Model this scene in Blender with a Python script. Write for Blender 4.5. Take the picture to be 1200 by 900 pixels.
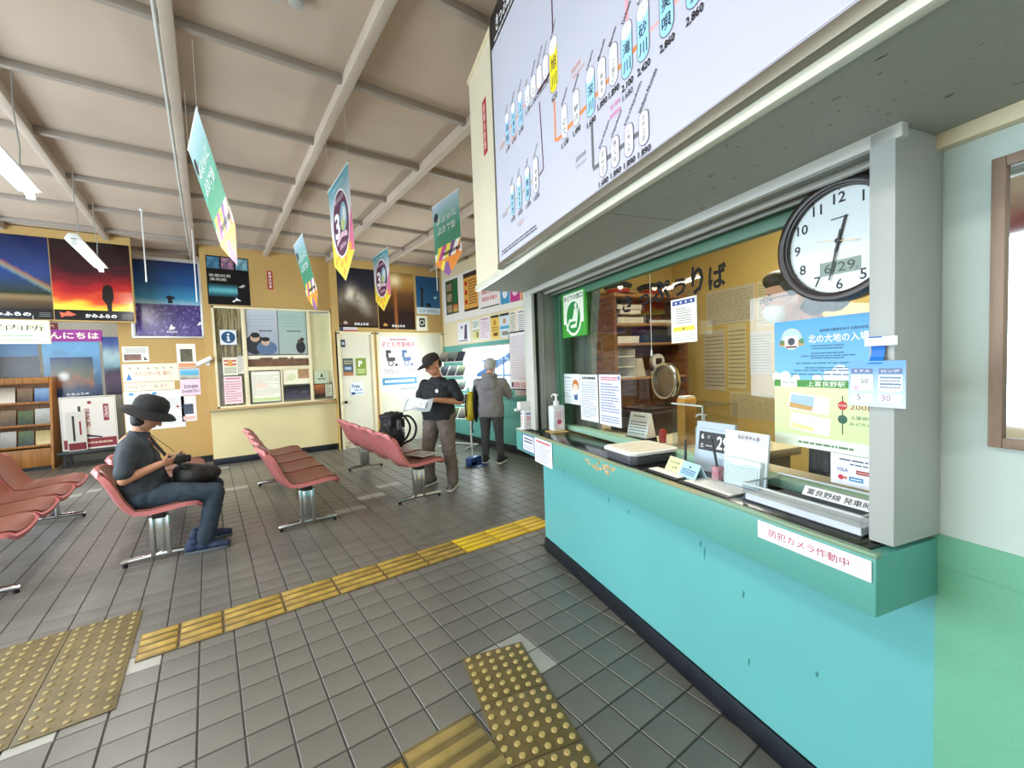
import bpy, bmesh, math, random
from math import sin, cos, pi, radians as rad
from mathutils import Vector, Matrix, Euler
random.seed(7)
SC = bpy.context.scene
for o in list(bpy.data.objects): bpy.data.objects.remove(o)
COL = SC.collection

# ---------------------------------------------------------------- camera, world, exposure
CAM_H = 1.385
F_PX, PITCH, ROLL, YAW = 496.477, 0.0457993, -0.0367983, 0.6220433
cam_d = bpy.data.cameras.new('camera'); cam = bpy.data.objects.new('camera', cam_d); COL.objects.link(cam)
cam_d.sensor_width = 36; cam_d.lens = F_PX / 1200 * 36; cam_d.clip_start = 0.02; cam_d.clip_end = 300
cam.matrix_world = (Matrix.Translation((0, 0, CAM_H)) @ Matrix.Rotation(-YAW, 4, 'Z') @ Matrix.Rotation(pi/2 - PITCH, 4, 'X') @ Matrix.Rotation(ROLL, 4, 'Z'))
SC.camera = cam
SC.view_settings.view_transform = 'Standard'; SC.view_settings.look = 'None'
SC.view_settings.gamma = 1; SC.view_settings.use_curve_mapping = False
SC.view_settings.exposure = 0.0
W = bpy.data.worlds.new('sky'); SC.world = W; W.use_nodes = True
bg = W.node_tree.nodes['Background']
bg.inputs[0].default_value = (0.80, 0.90, 1.0, 1); bg.inputs[1].default_value = 2.2

def area_light(name, loc, rot, sx, sy, power, col=(1, 1, 1)):
    d = bpy.data.lights.new(name, 'AREA'); d.shape = 'RECTANGLE'; d.size = sx; d.size_y = sy; d.energy = power; d.color = col
    o = bpy.data.objects.new(name, d); COL.objects.link(o); o.location = loc; o.rotation_euler = rot
    return o
# daylight through the street-side windows (left wall) and the entrance (wall behind the camera)
area_light('daylight_left', (-3.28, 4.45, 1.55), (0, rad(-90), 0), 2.0, 6.4, 320, (0.72, 0.87, 1.0))
area_light('daylight_entrance', (-0.9, -2.62, 1.5), (rad(90), 0, 0), 3.6, 2.2, 9, (0.90, 0.96, 1.0))
area_light('daylight_platform_window', (3.98, 6.2, 1.38), (0, rad(90), 0), 0.66, 1.4, 100, (0.92, 0.97, 1.0))

# ---------------------------------------------------------------- materials
def srgb(h):
    if not isinstance(h, str): return tuple(h)
    h = h.lstrip('#'); v = [int(h[i:i+2], 16) / 255 for i in (0, 2, 4)]
    return tuple(c / 12.92 if c <= 0.04045 else ((c + 0.055) / 1.055) ** 2.4 for c in v)
MATS = {}
def mat(name, col, rough=0.5, metal=0.0, var=0.06, scale=6.0, bump=0.0, bscale=60.0, emit=0.0, emit_col=None, spec=0.5, stretch=None, var2=None, coat=0.0):
    if name in MATS: return MATS[name]
    m = bpy.data.materials.new(name); m.use_nodes = True; nt = m.node_tree; N = nt.nodes; L = nt.links
    b = N['Principled BSDF']; c = srgb(col)
    tc = N.new('ShaderNodeTexCoord'); src = tc.outputs['Object']
    if stretch:
        mp = N.new('ShaderNodeMapping'); mp.inputs['Scale'].default_value = stretch; L.new(src, mp.inputs[0]); src = mp.outputs[0]
    nz = N.new('ShaderNodeTexNoise'); nz.inputs['Scale'].default_value = scale; nz.inputs['Detail'].default_value = 4
    L.new(src, nz.inputs['Vector'])
    rp = N.new('ShaderNodeValToRGB'); e = rp.color_ramp.elements
    e[0].position = 0.3; e[1].position = 0.7
    c2 = srgb(var2) if var2 else tuple(min(1, x * (1 + var)) for x in c)
    e[0].color = (*[x * (1 - var) for x in c], 1); e[1].color = (*c2, 1)
    L.new(nz.outputs[0], rp.inputs[0]); L.new(rp.outputs[0], b.inputs['Base Color'])
    b.inputs['Roughness'].default_value = rough; b.inputs['Metallic'].default_value = metal
    b.inputs['Specular IOR Level'].default_value = spec; b.inputs['Coat Weight'].default_value = coat
    if bump:
        n2 = N.new('ShaderNodeTexNoise'); n2.inputs['Scale'].default_value = bscale; n2.inputs['Detail'].default_value = 3; L.new(src, n2.inputs['Vector'])
        bp = N.new('ShaderNodeBump'); bp.inputs['Strength'].default_value = bump; bp.inputs['Distance'].default_value = 0.01
        L.new(n2.outputs[0], bp.inputs['Height']); L.new(bp.outputs[0], b.inputs['Normal'])
    if emit:
        b.inputs['Emission Color'].default_value = (*srgb(emit_col or col), 1); b.inputs['Emission Strength'].default_value = emit
    MATS[name] = m; return m
def wood(name, col, dark, rough=0.45, stretch=(30, 30, 2)):
    return mat(name, dark, rough, 0, 0.15, 1.6, 0.05, 8, stretch=stretch, var2=col)
def glass(name, tint=(1, 1, 1), rough=0.0, refl=1.5):
    if name in MATS: return MATS[name]
    m = bpy.data.materials.new(name); m.use_nodes = True; nt = m.node_tree; N = nt.nodes; L = nt.links
    N.remove(N['Principled BSDF']); out = N['Material Output']
    t = N.new('ShaderNodeBsdfTransparent'); t.inputs[0].default_value = (*tint, 1)
    g = N.new('ShaderNodeBsdfGlossy'); g.inputs['Roughness'].default_value = rough
    f = N.new('ShaderNodeLayerWeight'); f.inputs['Blend'].default_value = 0.5
    pw = N.new('ShaderNodeMath'); pw.operation = 'POWER'; pw.inputs[1].default_value = 5; L.new(f.outputs['Facing'], pw.inputs[0])
    ml = N.new('ShaderNodeMath'); ml.operation = 'MULTIPLY_ADD'; ml.inputs[1].default_value = 0.55; ml.inputs[2].default_value = 0.035; L.new(pw.outputs[0], ml.inputs[0])
    mx = N.new('ShaderNodeMixShader'); L.new(ml.outputs[0], mx.inputs[0]); L.new(t.outputs[0], mx.inputs[1]); L.new(g.outputs[0], mx.inputs[2]); L.new(mx.outputs[0], out.inputs[0])
    MATS[name] = m; return m
def print_mat(name='printed_ink', rough=0.45, emit=0.0):
    if name in MATS: return MATS[name]
    m = bpy.data.materials.new(name); m.use_nodes = True; nt = m.node_tree; b = nt.nodes['Principled BSDF']
    a = nt.nodes.new('ShaderNodeAttribute'); a.attribute_name = 'Col'
    nt.links.new(a.outputs['Color'], b.inputs['Base Color']); b.inputs['Roughness'].default_value = rough
    if emit:
        nt.links.new(a.outputs['Color'], b.inputs['Emission Color']); b.inputs['Emission Strength'].default_value = emit
    MATS[name] = m; return m

# ---------------------------------------------------------------- mesh building
class B:
    def __init__(s): s.v = []; s.f = []
    def add(s, vs, fs):
        n = len(s.v); s.v += [tuple(p) for p in vs]; s.f += [tuple(i + n for i in f) for f in fs]; return s
    def box(s, x0, x1, y0, y1, z0, z1):
        x0, x1 = min(x0, x1), max(x0, x1); y0, y1 = min(y0, y1), max(y0, y1); z0, z1 = min(z0, z1), max(z0, z1)
        return s.add([(x0,y0,z0),(x1,y0,z0),(x1,y1,z0),(x0,y1,z0),(x0,y0,z1),(x1,y0,z1),(x1,y1,z1),(x0,y1,z1)],
                     [(3,2,1,0),(4,5,6,7),(0,1,5,4),(1,2,6,5),(2,3,7,6),(3,0,4,7)])
    def obox(s, c, size, R):
        hx, hy, hz = [k / 2 for k in size]; c = Vector(c)
        P = [c + R @ Vector((sx*hx, sy*hy, sz*hz)) for sz in (-1, 1) for sx, sy in ((-1,-1),(1,-1),(1,1),(-1,1))]
        return s.add(P, [(3,2,1,0),(4,5,6,7),(0,1,5,4),(1,2,6,5),(2,3,7,6),(3,0,4,7)])
    def cyl(s, p0, p1, r, n=14, r2=None):
        p0 = Vector(p0); p1 = Vector(p1); r2 = r if r2 is None else r2
        d = (p1 - p0).normalized(); a = d.orthogonal().normalized(); b = d.cross(a)
        vs = [p + (a * cos(2*pi*i/n) + b * sin(2*pi*i/n)) * q for p, q in ((p0, r), (p1, r2)) for i in range(n)]
        fs = [(i, (i+1) % n, n + (i+1) % n, n + i) for i in range(n)] + [tuple(range(n))[::-1], tuple(range(n, 2*n))]
        return s.add(vs, fs)
    def tube(s, pts, r, n=8):
        pts = [Vector(p) for p in pts]; rs = r if isinstance(r, (list, tuple)) else [r] * len(pts); vs = []; fs = []
        up = None
        for i, p in enumerate(pts):
            d = (pts[min(i+1, len(pts)-1)] - pts[max(i-1, 0)]).normalized()
            a = d.orthogonal().normalized() if up is None else (up - d * up.dot(d)).normalized()
            up = a; b = d.cross(a)
            vs += [p + (a * cos(2*pi*k/n) + b * sin(2*pi*k/n)) * rs[i] for k in range(n)]
        for i in range(len(pts) - 1):
            for k in range(n): fs.append((i*n+k, i*n+(k+1) % n, (i+1)*n+(k+1) % n, (i+1)*n+k))
        m = (len(pts)-1) * n
        fs += [tuple(range(n))[::-1], tuple(range(m, m+n))]
        return s.add(vs, fs)
    def lathe(s, prof, c=(0,0,0), n=24, sx=1, sy=1):
        vs = []; fs = []; c = Vector(c)
        for r, z in prof: vs += [c + Vector((r*cos(2*pi*k/n)*sx, r*sin(2*pi*k/n)*sy, z)) for k in range(n)]
        for i in range(len(prof)-1):
            for k in range(n): fs.append((i*n+k, i*n+(k+1) % n, (i+1)*n+(k+1) % n, (i+1)*n+k))
        m = (len(prof)-1)*n
        fs += [tuple(range(n))[::-1], tuple(range(m, m+n))]
        return s.add(vs, fs)
    def prism(s, poly, a, b, axis='y'):
        # poly in the plane across axis ('y': x,z ; 'x': y,z ; 'z': x,y), extruded a..b
        f = {'y': lambda p, t: (p[0], t, p[1]), 'x': lambda p, t: (t, p[0], p[1]), 'z': lambda p, t: (p[0], p[1], t)}[axis]
        n = len(poly); vs = [f(p, a) for p in poly] + [f(p, b) for p in poly]
        return s.add(vs, [tuple(range(n))[::-1], tuple(range(n, 2*n))] + [(i, (i+1) % n, n+(i+1) % n, n+i) for i in range(n)])
    def ball(s, c, r, n=12, m=8, R=None):
        r = r if isinstance(r, (tuple, list)) else (r, r, r); c = Vector(c); vs = []; fs = []
        for i in range(m+1):
            t = pi * i / m
            for k in range(n):
                p = Vector((r[0]*sin(t)*cos(2*pi*k/n), r[1]*sin(t)*sin(2*pi*k/n), -r[2]*cos(t)))
                vs.append(c + (R @ p if R else p))
        for i in range(m):
            for k in range(n): fs.append((i*n+k, i*n+(k+1) % n, (i+1)*n+(k+1) % n, (i+1)*n+k))
        return s.add(vs, fs)
    def sheet(s, P, t, nrm=None):
        # P: rows of points (grid) -> thin solid of thickness t along the face normals
        nr = len(P); nc = len(P[0]); Q = [[Vector(p) for p in r] for r in P]; top = []; bot = []
        for i in range(nr):
            for j in range(nc):
                du = Q[min(i+1, nr-1)][j] - Q[max(i-1, 0)][j]; dv = Q[i][min(j+1, nc-1)] - Q[i][max(j-1, 0)]
                n = du.cross(dv).normalized()
                top.append(Q[i][j] + n * t / 2); bot.append(Q[i][j] - n * t / 2)
        k = nr * nc; fs = []
        for i in range(nr-1):
            for j in range(nc-1):
                a, b, c, d = i*nc+j, i*nc+j+1, (i+1)*nc+j+1, (i+1)*nc+j
                fs += [(a, d, c, b), (k+a, k+b, k+c, k+d)]
        ed = [(i*nc, (i+1)*nc) for i in range(nr-1)] + [((nr-1)*nc+j, (nr-1)*nc+j+1) for j in range(nc-1)] + [((i+1)*nc+nc-1, i*nc+nc-1) for i in range(nr-1)] + [(j+1, j) for j in range(nc-1)]
        fs += [(a, k+a, k+b, b) for a, b in ed]
        return s.add(top + bot, fs)
    def mesh(s, name, m=None, bev=0, smooth=40, seg=2):
        me = bpy.data.meshes.new(name); me.from_pydata(s.v, [], s.f)
        bm = bmesh.new(); bm.from_mesh(me)
        bmesh.ops.remove_doubles(bm, verts=bm.verts, dist=1e-6)
        bmesh.ops.recalc_face_normals(bm, faces=bm.faces)
        if bev:
            ed = [e for e in bm.edges if len(e.link_faces) == 2 and e.calc_face_angle(0) > rad(30)]
            bmesh.ops.bevel(bm, geom=ed, offset=bev, segments=seg, affect='EDGES', profile=0.5)
        bm.to_mesh(me); bm.free()
        if smooth:
            me.shade_smooth()
            me.set_sharp_from_angle(angle=rad(smooth))
        if m: me.materials.append(m)
        return me
    def obj(s, name, m=None, parent=None, bev=0, smooth=40, loc=None, rz=None, seg=2):
        return put(s.mesh(name, m, bev, smooth, seg), name, parent, loc, rz)
def put(me, name, parent=None, loc=None, rz=None):
    o = bpy.data.objects.new(name, me); COL.objects.link(o)
    if parent: o.parent = parent
    if loc is not None: o.location = loc
    if rz is not None: o.rotation_euler = (0, 0, rz)
    return o
def tag(o, label=None, cat=None, group=None, kind=None):
    if label: o['label'] = label
    if cat: o['category'] = cat
    if group: o['group'] = group
    if kind: o['kind'] = kind
    return o
def thing(name, label, cat, loc=(0,0,0), rz=0, group=None):
    o = bpy.data.objects.new(name, None); COL.objects.link(o); o.empty_display_size = 0.1
    o.location = loc; o.rotation_euler = (0, 0, rz)
    return tag(o, label, cat, group)
def copy_tree(o, parent=None):
    c = o.copy(); COL.objects.link(c); c.parent = parent
    for ch in o.children: copy_tree(ch, c)
    return c
def struct(o): o['kind'] = 'structure'; return o
# ticket-office frame: x = into the office (v), y = along the counter away from the camera (u), turned 15 degrees
CA = rad(15)
def cw(v, u, z=0.0): return (v*cos(CA) + u*sin(CA), -v*sin(CA) + u*cos(CA), z)
CR = -CA

# ---------------------------------------------------------------- flat print (lettering, pictures) as coloured geometry
TXT = {}
def text_mesh(s, bold=0.0):
    k = (s, bold)
    if k in TXT: return TXT[k]
    cu = bpy.data.curves.new('t', 'FONT'); cu.body = s; cu.size = 1; cu.resolution_u = 2; cu.offset = bold; cu.fill_mode = 'FRONT'
    o = bpy.data.objects.new('t', cu); COL.objects.link(o)
    dg = bpy.context.evaluated_depsgraph_get(); ev = o.evaluated_get(dg); me = ev.to_mesh()
    vs = [(v.co.x, v.co.y) for v in me.vertices]; fs = [tuple(p.vertices) for p in me.polygons]
    ev.to_mesh_clear(); bpy.data.objects.remove(o); bpy.data.curves.remove(cu)
    if not vs: vs = [(0,0),(1,0),(1,1)]; fs = [(0,1,2)]
    x0 = min(v[0] for v in vs); x1 = max(v[0] for v in vs); y0 = min(v[1] for v in vs); y1 = max(v[1] for v in vs)
    TXT[k] = ([(a - x0, b - y0) for a, b in vs], fs, max(x1 - x0, 1e-3), max(y1 - y0, 1e-3)); return TXT[k]
class Print:
    def __init__(s, w, h, t=0.0015): s.w = w; s.h = h; s.v = []; s.f = []; s.c = []; s.k = 0; s.t = t; s.dk = 0.00004
    def _d(s): s.k += 1; return -(s.t / 2 + 0.0003 + s.k * s.dk)
    def raw(s, pts, faces, cols):   # pts in metres (x, z) from the lower-left corner; cols per face-corner list or one colour
        d = s._d(); n = len(s.v); s.v += [(x - s.w/2, d, z - s.h/2) for x, z in pts]
        one = not isinstance(cols, list)
        if one: cc = srgb(cols)
        for f in faces:
            s.f.append(tuple(i + n for i in f))
            for i in f: s.c.append(cc if one else cols[i])
    def P(s, pts, c):
        s.raw([(x*s.w, y*s.h) for x, y in pts], [tuple(range(len(pts)))], c)
    def R(s, x0, y0, x1, y1, c, ctop=None):
        P = [(x0*s.w, y0*s.h), (x1*s.w, y0*s.h), (x1*s.w, y1*s.h), (x0*s.w, y1*s.h)]
        if ctop is None: s.raw(P, [(0,1,2,3)], c)
        else: a, b = srgb(c), srgb(ctop); s.raw(P, [(0,1,2,3)], [a, a, b, b])
    def C(s, cx, cy, r, c, n=28, ry=None, a0=0, a1=2*pi):
        # r in fractions of the height (circles stay round)
        rx = r * s.h; ry = (ry if ry is not None else r) * s.h
        s.raw([(cx*s.w + rx*cos(a0+(a1-a0)*i/n), cy*s.h + ry*sin(a0+(a1-a0)*i/n)) for i in range(n + (a1-a0 < 6.2))], [tuple(range(n + (a1-a0 < 6.2)))], c)
    def RR(s, x0, y0, x1, y1, r, c, n=5):
        X0, X1, Y0, Y1 = x0*s.w, x1*s.w, y0*s.h, y1*s.h; r = min(r, (X1-X0)/2, (Y1-Y0)/2); P = []
        for cx, cy, a in ((X1-r, Y0+r, -pi/2), (X1-r, Y1-r, 0), (X0+r, Y1-r, pi/2), (X0+r, Y0+r, pi)):
            P += [(cx + r*cos(a+pi/2*i/n), cy + r*sin(a+pi/2*i/n)) for i in range(n+1)]
        s.raw(P, [tuple(range(len(P)))], c)
    def img(s, x0, y0, x1, y1, fn, nx=24, ny=24):
        P = []; cols = []
        for j in range(ny+1):
            for i in range(nx+1):
                P.append(((x0+(x1-x0)*i/nx)*s.w, (y0+(y1-y0)*j/ny)*s.h)); cols.append(srgb(fn(i/nx, j/ny)))
        s.raw(P, [(j*(nx+1)+i, j*(nx+1)+i+1, (j+1)*(nx+1)+i+1, (j+1)*(nx+1)+i) for j in range(ny) for i in range(nx)], cols)
    def T(s, st, cx, cy, h, c, w=None, bold=0.0, rot=0, shear=0):
        # centred on (cx, cy); h = letter height as a fraction of the sheet height; w = fit width (fraction of sheet width)
        if bold and any(ord(ch) > 0x4dff for ch in st):      # heavy kanji: overprint instead of fattening the outline
            vs, fs, tw, th = text_mesh(st, 0); kk = h * s.h / th; b2 = bold * .55 * kk
            for dx, dy in ((b2, 0), (0, b2)): s.T(st, cx - dx/s.w, cy - dy/s.h, h, c, w, 0, rot, shear); s.T(st, cx + dx/s.w, cy + dy/s.h, h, c, w, 0, rot, shear)
            return
        vs, fs, tw, th = text_mesh(st, bold); k = h * s.h / th; kx = k if w is None else w * s.w / tw
        ca, sa = cos(rot), sin(rot); P = []
        for a, b in vs:
            x = (a - tw/2) * kx + shear * (b - th/2) * k; y = (b - th/2) * k
            P.append((cx*s.w + x*ca - y*sa, cy*s.h + x*sa + y*ca))
        s.raw(P, fs, c)
    def TV(s, st, cx, y1, y0, c, w, bold=0.0):
        # vertical lettering filling y1 (top) .. y0 (bottom); w = letter width fraction
        n = len(st); st_h = (y1 - y0) / n
        for i, ch in enumerate(st): s.T(ch, cx, y1 - st_h*(i+0.5), st_h*0.86 if ch not in 'ー一' else st_h*0.12, c, w=w, bold=bold)
    def L(s, x0, y0, x1, y1, n, c, th=0.5, seed=1, full=False):
        # n rows of fine print
        rg = random.Random(seed); dy = (y1 - y0) / n; P = []; F = []
        for r in range(n):
            x = x0; yb = y1 - dy*(r + 0.5 + th/2); yt = yb + dy*th
            end = x1 - (0 if full or rg.random() < 0.6 else (x1-x0) * rg.random() * 0.45)
            while x < end - 1e-4:
                l = min((x1-x0) * (0.04 + 0.14*rg.random()), end - x); k = len(P)
                P += [(x*s.w, yb*s.h), ((x+l)*s.w, yb*s.h), ((x+l)*s.w, yt*s.h), (x*s.w, yt*s.h)]; F.append((k, k+1, k+2, k+3)); x += l + (x1-x0)*0.018
        s.raw(P, F, c)
    def build(s, parent, name='print', m=None):
        me = bpy.data.meshes.new(name); me.from_pydata(s.v, [], s.f)
        a = me.color_attributes.new('Col', 'FLOAT_COLOR', 'CORNER')
        fl = []
        for c in s.c: fl += [c[0], c[1], c[2], 1.0]
        a.data.foreach_set('color', fl); me.materials.append(m or print_mat())
        return put(me, name, parent)
def sheet(name, label, cat, w, h, loc, rz, draw=None, paper='#f2f0ea', t=0.0015, group=None, tilt=0.0, roll=0.0, parent=None, glossy=False):
    m = mat('paper_' + paper.strip('#'), paper, 0.35 if glossy else 0.7, 0, 0.015, 9)
    b = B().box(-w/2, w/2, -t/2, t/2, -h/2, h/2)
    o = b.obj(name, m, parent, smooth=0)
    o.location = loc; o.rotation_euler = (tilt, roll, rz)
    if not parent: tag(o, label, cat, group)
    if draw:
        p = Print(w, h, t); p.R(0, 0, 1, 1, paper); draw(p); p.build(o, m=print_mat('printed_gloss', 0.22) if glossy else None)
    return o
def on_back(name, label, cat, x0, x1, z0, z1, Y, draw=None, **k):
    return sheet(name, label, cat, x1-x0, z1-z0, ((x0+x1)/2, Y - 0.002, (z0+z1)/2), 0, draw, **k)
def on_right(name, label, cat, y0, y1, z0, z1, X, draw=None, **k):   # y0 = far edge (left as seen), y1 = near edge
    return sheet(name, label, cat, abs(y0-y1), z1-z0, (X - 0.002, (y0+y1)/2, (z0+z1)/2), rad(-90), draw, **k)
def on_c(name, label, cat, u0, u1, z0, z1, v, draw=None, **k):       # u0 = left edge as seen, facing the hall
    return sheet(name, label, cat, abs(u0-u1), z1-z0, cw(v - 0.002, (u0+u1)/2, (z0+z1)/2), rad(-90) + CR, draw, **k)
# ---------------------------------------------------------------- materials used widely
M_TILE = mat('floor_tile', '#625f59', 0.36, 0, 0.28, 1.1, 0.10, 220, var2='#76726a')
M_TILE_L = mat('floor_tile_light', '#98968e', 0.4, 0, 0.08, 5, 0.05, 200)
M_GROUT = mat('grout', '#3a3733', 0.8, 0, 0.12, 5)
M_CEIL = mat('ceiling_board', '#b8a491', 0.8, 0, 0.10, 1.1, 0.04, 120)
M_BEAM = mat('ceiling_batten', '#b8a898', 0.6, 0, 0.08, 3)
M_YELLOW = mat('yellow_wall_paint', '#bd9a5c', 0.6, 0, 0.05, 1.2, 0.05, 150)
M_CREAM = mat('cream_paint', '#e6d9b4', 0.55, 0, 0.05, 2)
M_BEIGE = mat('beige_panel', '#dccd9c', 0.6, 0, 0.07, 1.5, 0.03, 60)
M_TURQ = mat('turquoise_paint', '#68b6b6', 0.42, 0, 0.05, 1.6, 0.05, 90)
M_TURQ2 = mat('apron_green_paint', '#5aa398', 0.42, 0, 0.05, 1.6, 0.05, 90)
M_GREENW = mat('green_wall_paint', '#70b493', 0.5, 0, 0.06, 1.6, 0.12, 70)
M_PALE = mat('pale_wall_paint', '#c0cfc8', 0.5, 0, 0.05, 2.2, 0.08, 50)
M_FRAMEW = mat('grey_white_frame', '#bfc0b8', 0.4, 0, 0.04, 3)
M_FRAMEG = mat('grey_frame', '#83867d', 0.4, 0.0, 0.05, 3)
M_FRAMEGR = mat('green_window_frame', '#4e7a62', 0.45, 0, 0.06, 4)
M_BLACK = mat('black_plastic', '#141414', 0.4, 0, 0.1, 8)
M_BASEB = mat('black_kickboard', '#10161f', 0.35, 0, 0.25, 14, var2='#20262f')
M_CHROME = mat('chrome', '#c8cacc', 0.18, 1.0, 0.04, 4)
M_WHITE = mat('white_plastic', '#e8e8e6', 0.4, 0, 0.02, 6)
M_STEEL = mat('painted_steel_grey', '#9a9c98', 0.45, 0.3, 0.05, 8)
M_GLASS = glass('window_glass', (0.97, 0.99, 0.98))
M_ACRYL = glass('clear_acrylic', (0.93, 0.95, 0.96), 0.03)

LEFTP = []
# ---------------------------------------------------------------- floor
floor = struct(B().box(-3.35, 4.6, -2.7, 10.35, -0.15, -0.004).obj('floor', M_GROUT, smooth=0))
TX0, TY0, TP = 0.04, 2.64, 0.15
def tile_b(w=TP - 0.006, c=0.0025):
    a, t = w/2, w/2 - c
    return ([(-a,-a,-.02),(a,-a,-.02),(a,a,-.02),(-a,a,-.02),(-a,-a,-c),(a,-a,-c),(a,a,-c),(-a,a,-c),(-t,-t,0),(t,-t,0),(t,t,0),(-t,t,0)],
            [(0,1,5,4),(1,2,6,5),(2,3,7,6),(3,0,4,7),(4,5,9,8),(5,6,10,9),(6,7,11,10),(7,4,8,11),(8,9,10,11)])
tv, tf = tile_b()
me_tile = B().add(tv, tf).mesh('tile', M_TILE, smooth=0); me_tile_l = B().add(tv, tf).mesh('tile', M_TILE_L, smooth=0)
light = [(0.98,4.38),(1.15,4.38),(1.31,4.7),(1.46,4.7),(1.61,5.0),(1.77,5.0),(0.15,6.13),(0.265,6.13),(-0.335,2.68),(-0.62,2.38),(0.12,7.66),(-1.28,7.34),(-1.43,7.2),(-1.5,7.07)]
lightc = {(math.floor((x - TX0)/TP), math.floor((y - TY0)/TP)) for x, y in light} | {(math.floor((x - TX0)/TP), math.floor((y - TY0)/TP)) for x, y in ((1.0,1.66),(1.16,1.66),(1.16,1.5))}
fwd = Vector((sin(YAW), cos(YAW)))
cells = []
for i in range(-22, 30):
    for j in range(-36, 51):
        x, y = TX0 + (i+.5)*TP, TY0 + (j+.5)*TP
        if y > 10.2 or x > 3.8 and y > 2: continue
        v = x*cos(CA) - y*sin(CA); u = x*sin(CA) + y*cos(CA)
        if v > 1.36 and u < 2.9: continue
        d = Vector((x, y)); f = d.dot(fwd); s = d.x*fwd.y - d.y*fwd.x
        vis = f > 0.9 and abs(s) < f*1.22 and (v < 1.27 or u > 2.85)
        cells.append((d.length if vis else 1e6 + d.length, i, j, x, y))
cells.sort()
far_tiles = B(); far_light = B()
for n, (d, i, j, x, y) in enumerate(cells):
    lt = (i, j) in lightc
    if n < 300:
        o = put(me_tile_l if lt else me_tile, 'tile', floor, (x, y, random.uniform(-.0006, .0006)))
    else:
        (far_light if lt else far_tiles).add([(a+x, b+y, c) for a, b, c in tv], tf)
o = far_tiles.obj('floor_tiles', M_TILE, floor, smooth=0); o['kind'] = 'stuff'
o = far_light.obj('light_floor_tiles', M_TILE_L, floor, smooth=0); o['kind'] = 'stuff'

# ---------------------------------------------------------------- ceiling: boards between a grid of battens
CZ = 3.30
ceil = struct(B().box(-3.35, 4.6, -2.7, 10.35, CZ + 0.085, CZ + 0.18).obj('ceiling', M_CEIL, smooth=0))
XB = [-0.07 + 0.945*k for k in range(-4, 6) if -3.3 < -0.07 + 0.945*k < 4.5]
YB = [3.01 + 0.925*k for k in range(-7, 9) if -2.7 < 3.01 + 0.925*k < 10.3]
xs = [-3.35] + XB + [4.6]; ys = [-2.7] + YB + [10.35]
for a, b in zip(xs, xs[1:]):
    for c, d in zip(ys, ys[1:]):
        B().box(a + .004, b - .004, c + .004, d - .004, CZ + 0.06 + random.uniform(0, .004), CZ + 0.086).obj('ceiling_board', M_CEIL, ceil, smooth=0)
B().cyl((-.118, -2.6, CZ-.004), (-.118, 10.2, CZ-.004), .011, 8).obj('conduit', M_FRAMEW, ceil)
for y in YB: B().box(-3.35, 4.6, y - .022, y + .022, CZ + .012, CZ + .07).obj('batten', mat('cross_batten_shaded', '#978b7f', .6, 0, .08, 3), ceil, bev=.004)  # darker than the long battens: shade on their faces is in the colour
for x in XB: B().box(x - .032, x + .032, -2.7, 10.35, CZ - .022, CZ + .07).obj('batten', M_BEAM, ceil, bev=.006)

# ---------------------------------------------------------------- back wall (information office with counter window, two doors)
YW = 7.95; YD = 7.78; XR = 3.92
struct(B().box(0.0, 0.10, YW, YW+.15, 0, CZ+.06).box(1.83, 1.90, YW-.17, YW+.15, 0, CZ+.06).box(0.10, 1.83, YW, YW+.15, 0, .86).box(0.10, 1.83, YW, YW+.15, 2.44, CZ+.06)
       .box(0.0, 0.12, YW+.15, 8.45, 0, CZ+.06).obj('wall_back', M_YELLOW, smooth=0))
struct(B().box(0.01, 1.83, YW-.012, YW+.01, 0.10, 0.855).obj('trim_1', M_BEIGE, smooth=0))
struct(B().box(0.0, 1.84, YW-.025, YW+.02, 0, .10).obj('baseboard_back', M_BASEB, bev=.004))
struct(B().box(1.90, XR+.2, YD, YD+.25, 2.06, CZ+.06).box(2.50, 2.56, YD, YD+.25, 0, 2.06).box(1.84, 1.90, YD-.0, YD+.25, 0, 2.06).obj('wall_back_right', M_YELLOW, smooth=0))
# left recess wall carrying the lavender poster, the header over the alcove and the alcove itself
YL = 8.42
struct(B().box(-1.03, 0.02, YL, YL+.12, 0, 3.0).box(-1.03, -0.86, YL, YL+.12, 3.0, 3.2).obj('wall_recess', M_YELLOW, smooth=0))
struct(B().box(-1.03, 0.0, YL-.02, YL+.01, 0, .10).obj('baseboard_recess', M_BASEB))
struct(B().box(-3.3, -0.775, YW, YW+.10, 2.17, CZ+.05).obj('wall_header', M_YELLOW, smooth=0))
struct(B().box(-3.3, 0.1, 10.20, 10.3, 0, CZ+.06).obj('wall_alcove', mat('alcove_grey_wall', '#8d8f88', 0.6, 0, .05, 2), smooth=0))
struct(B().box(-1.03, -0.93, YL+.12, 10.2, 0, CZ+.06).obj('wall_alcove_side', M_YELLOW, smooth=0))
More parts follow.
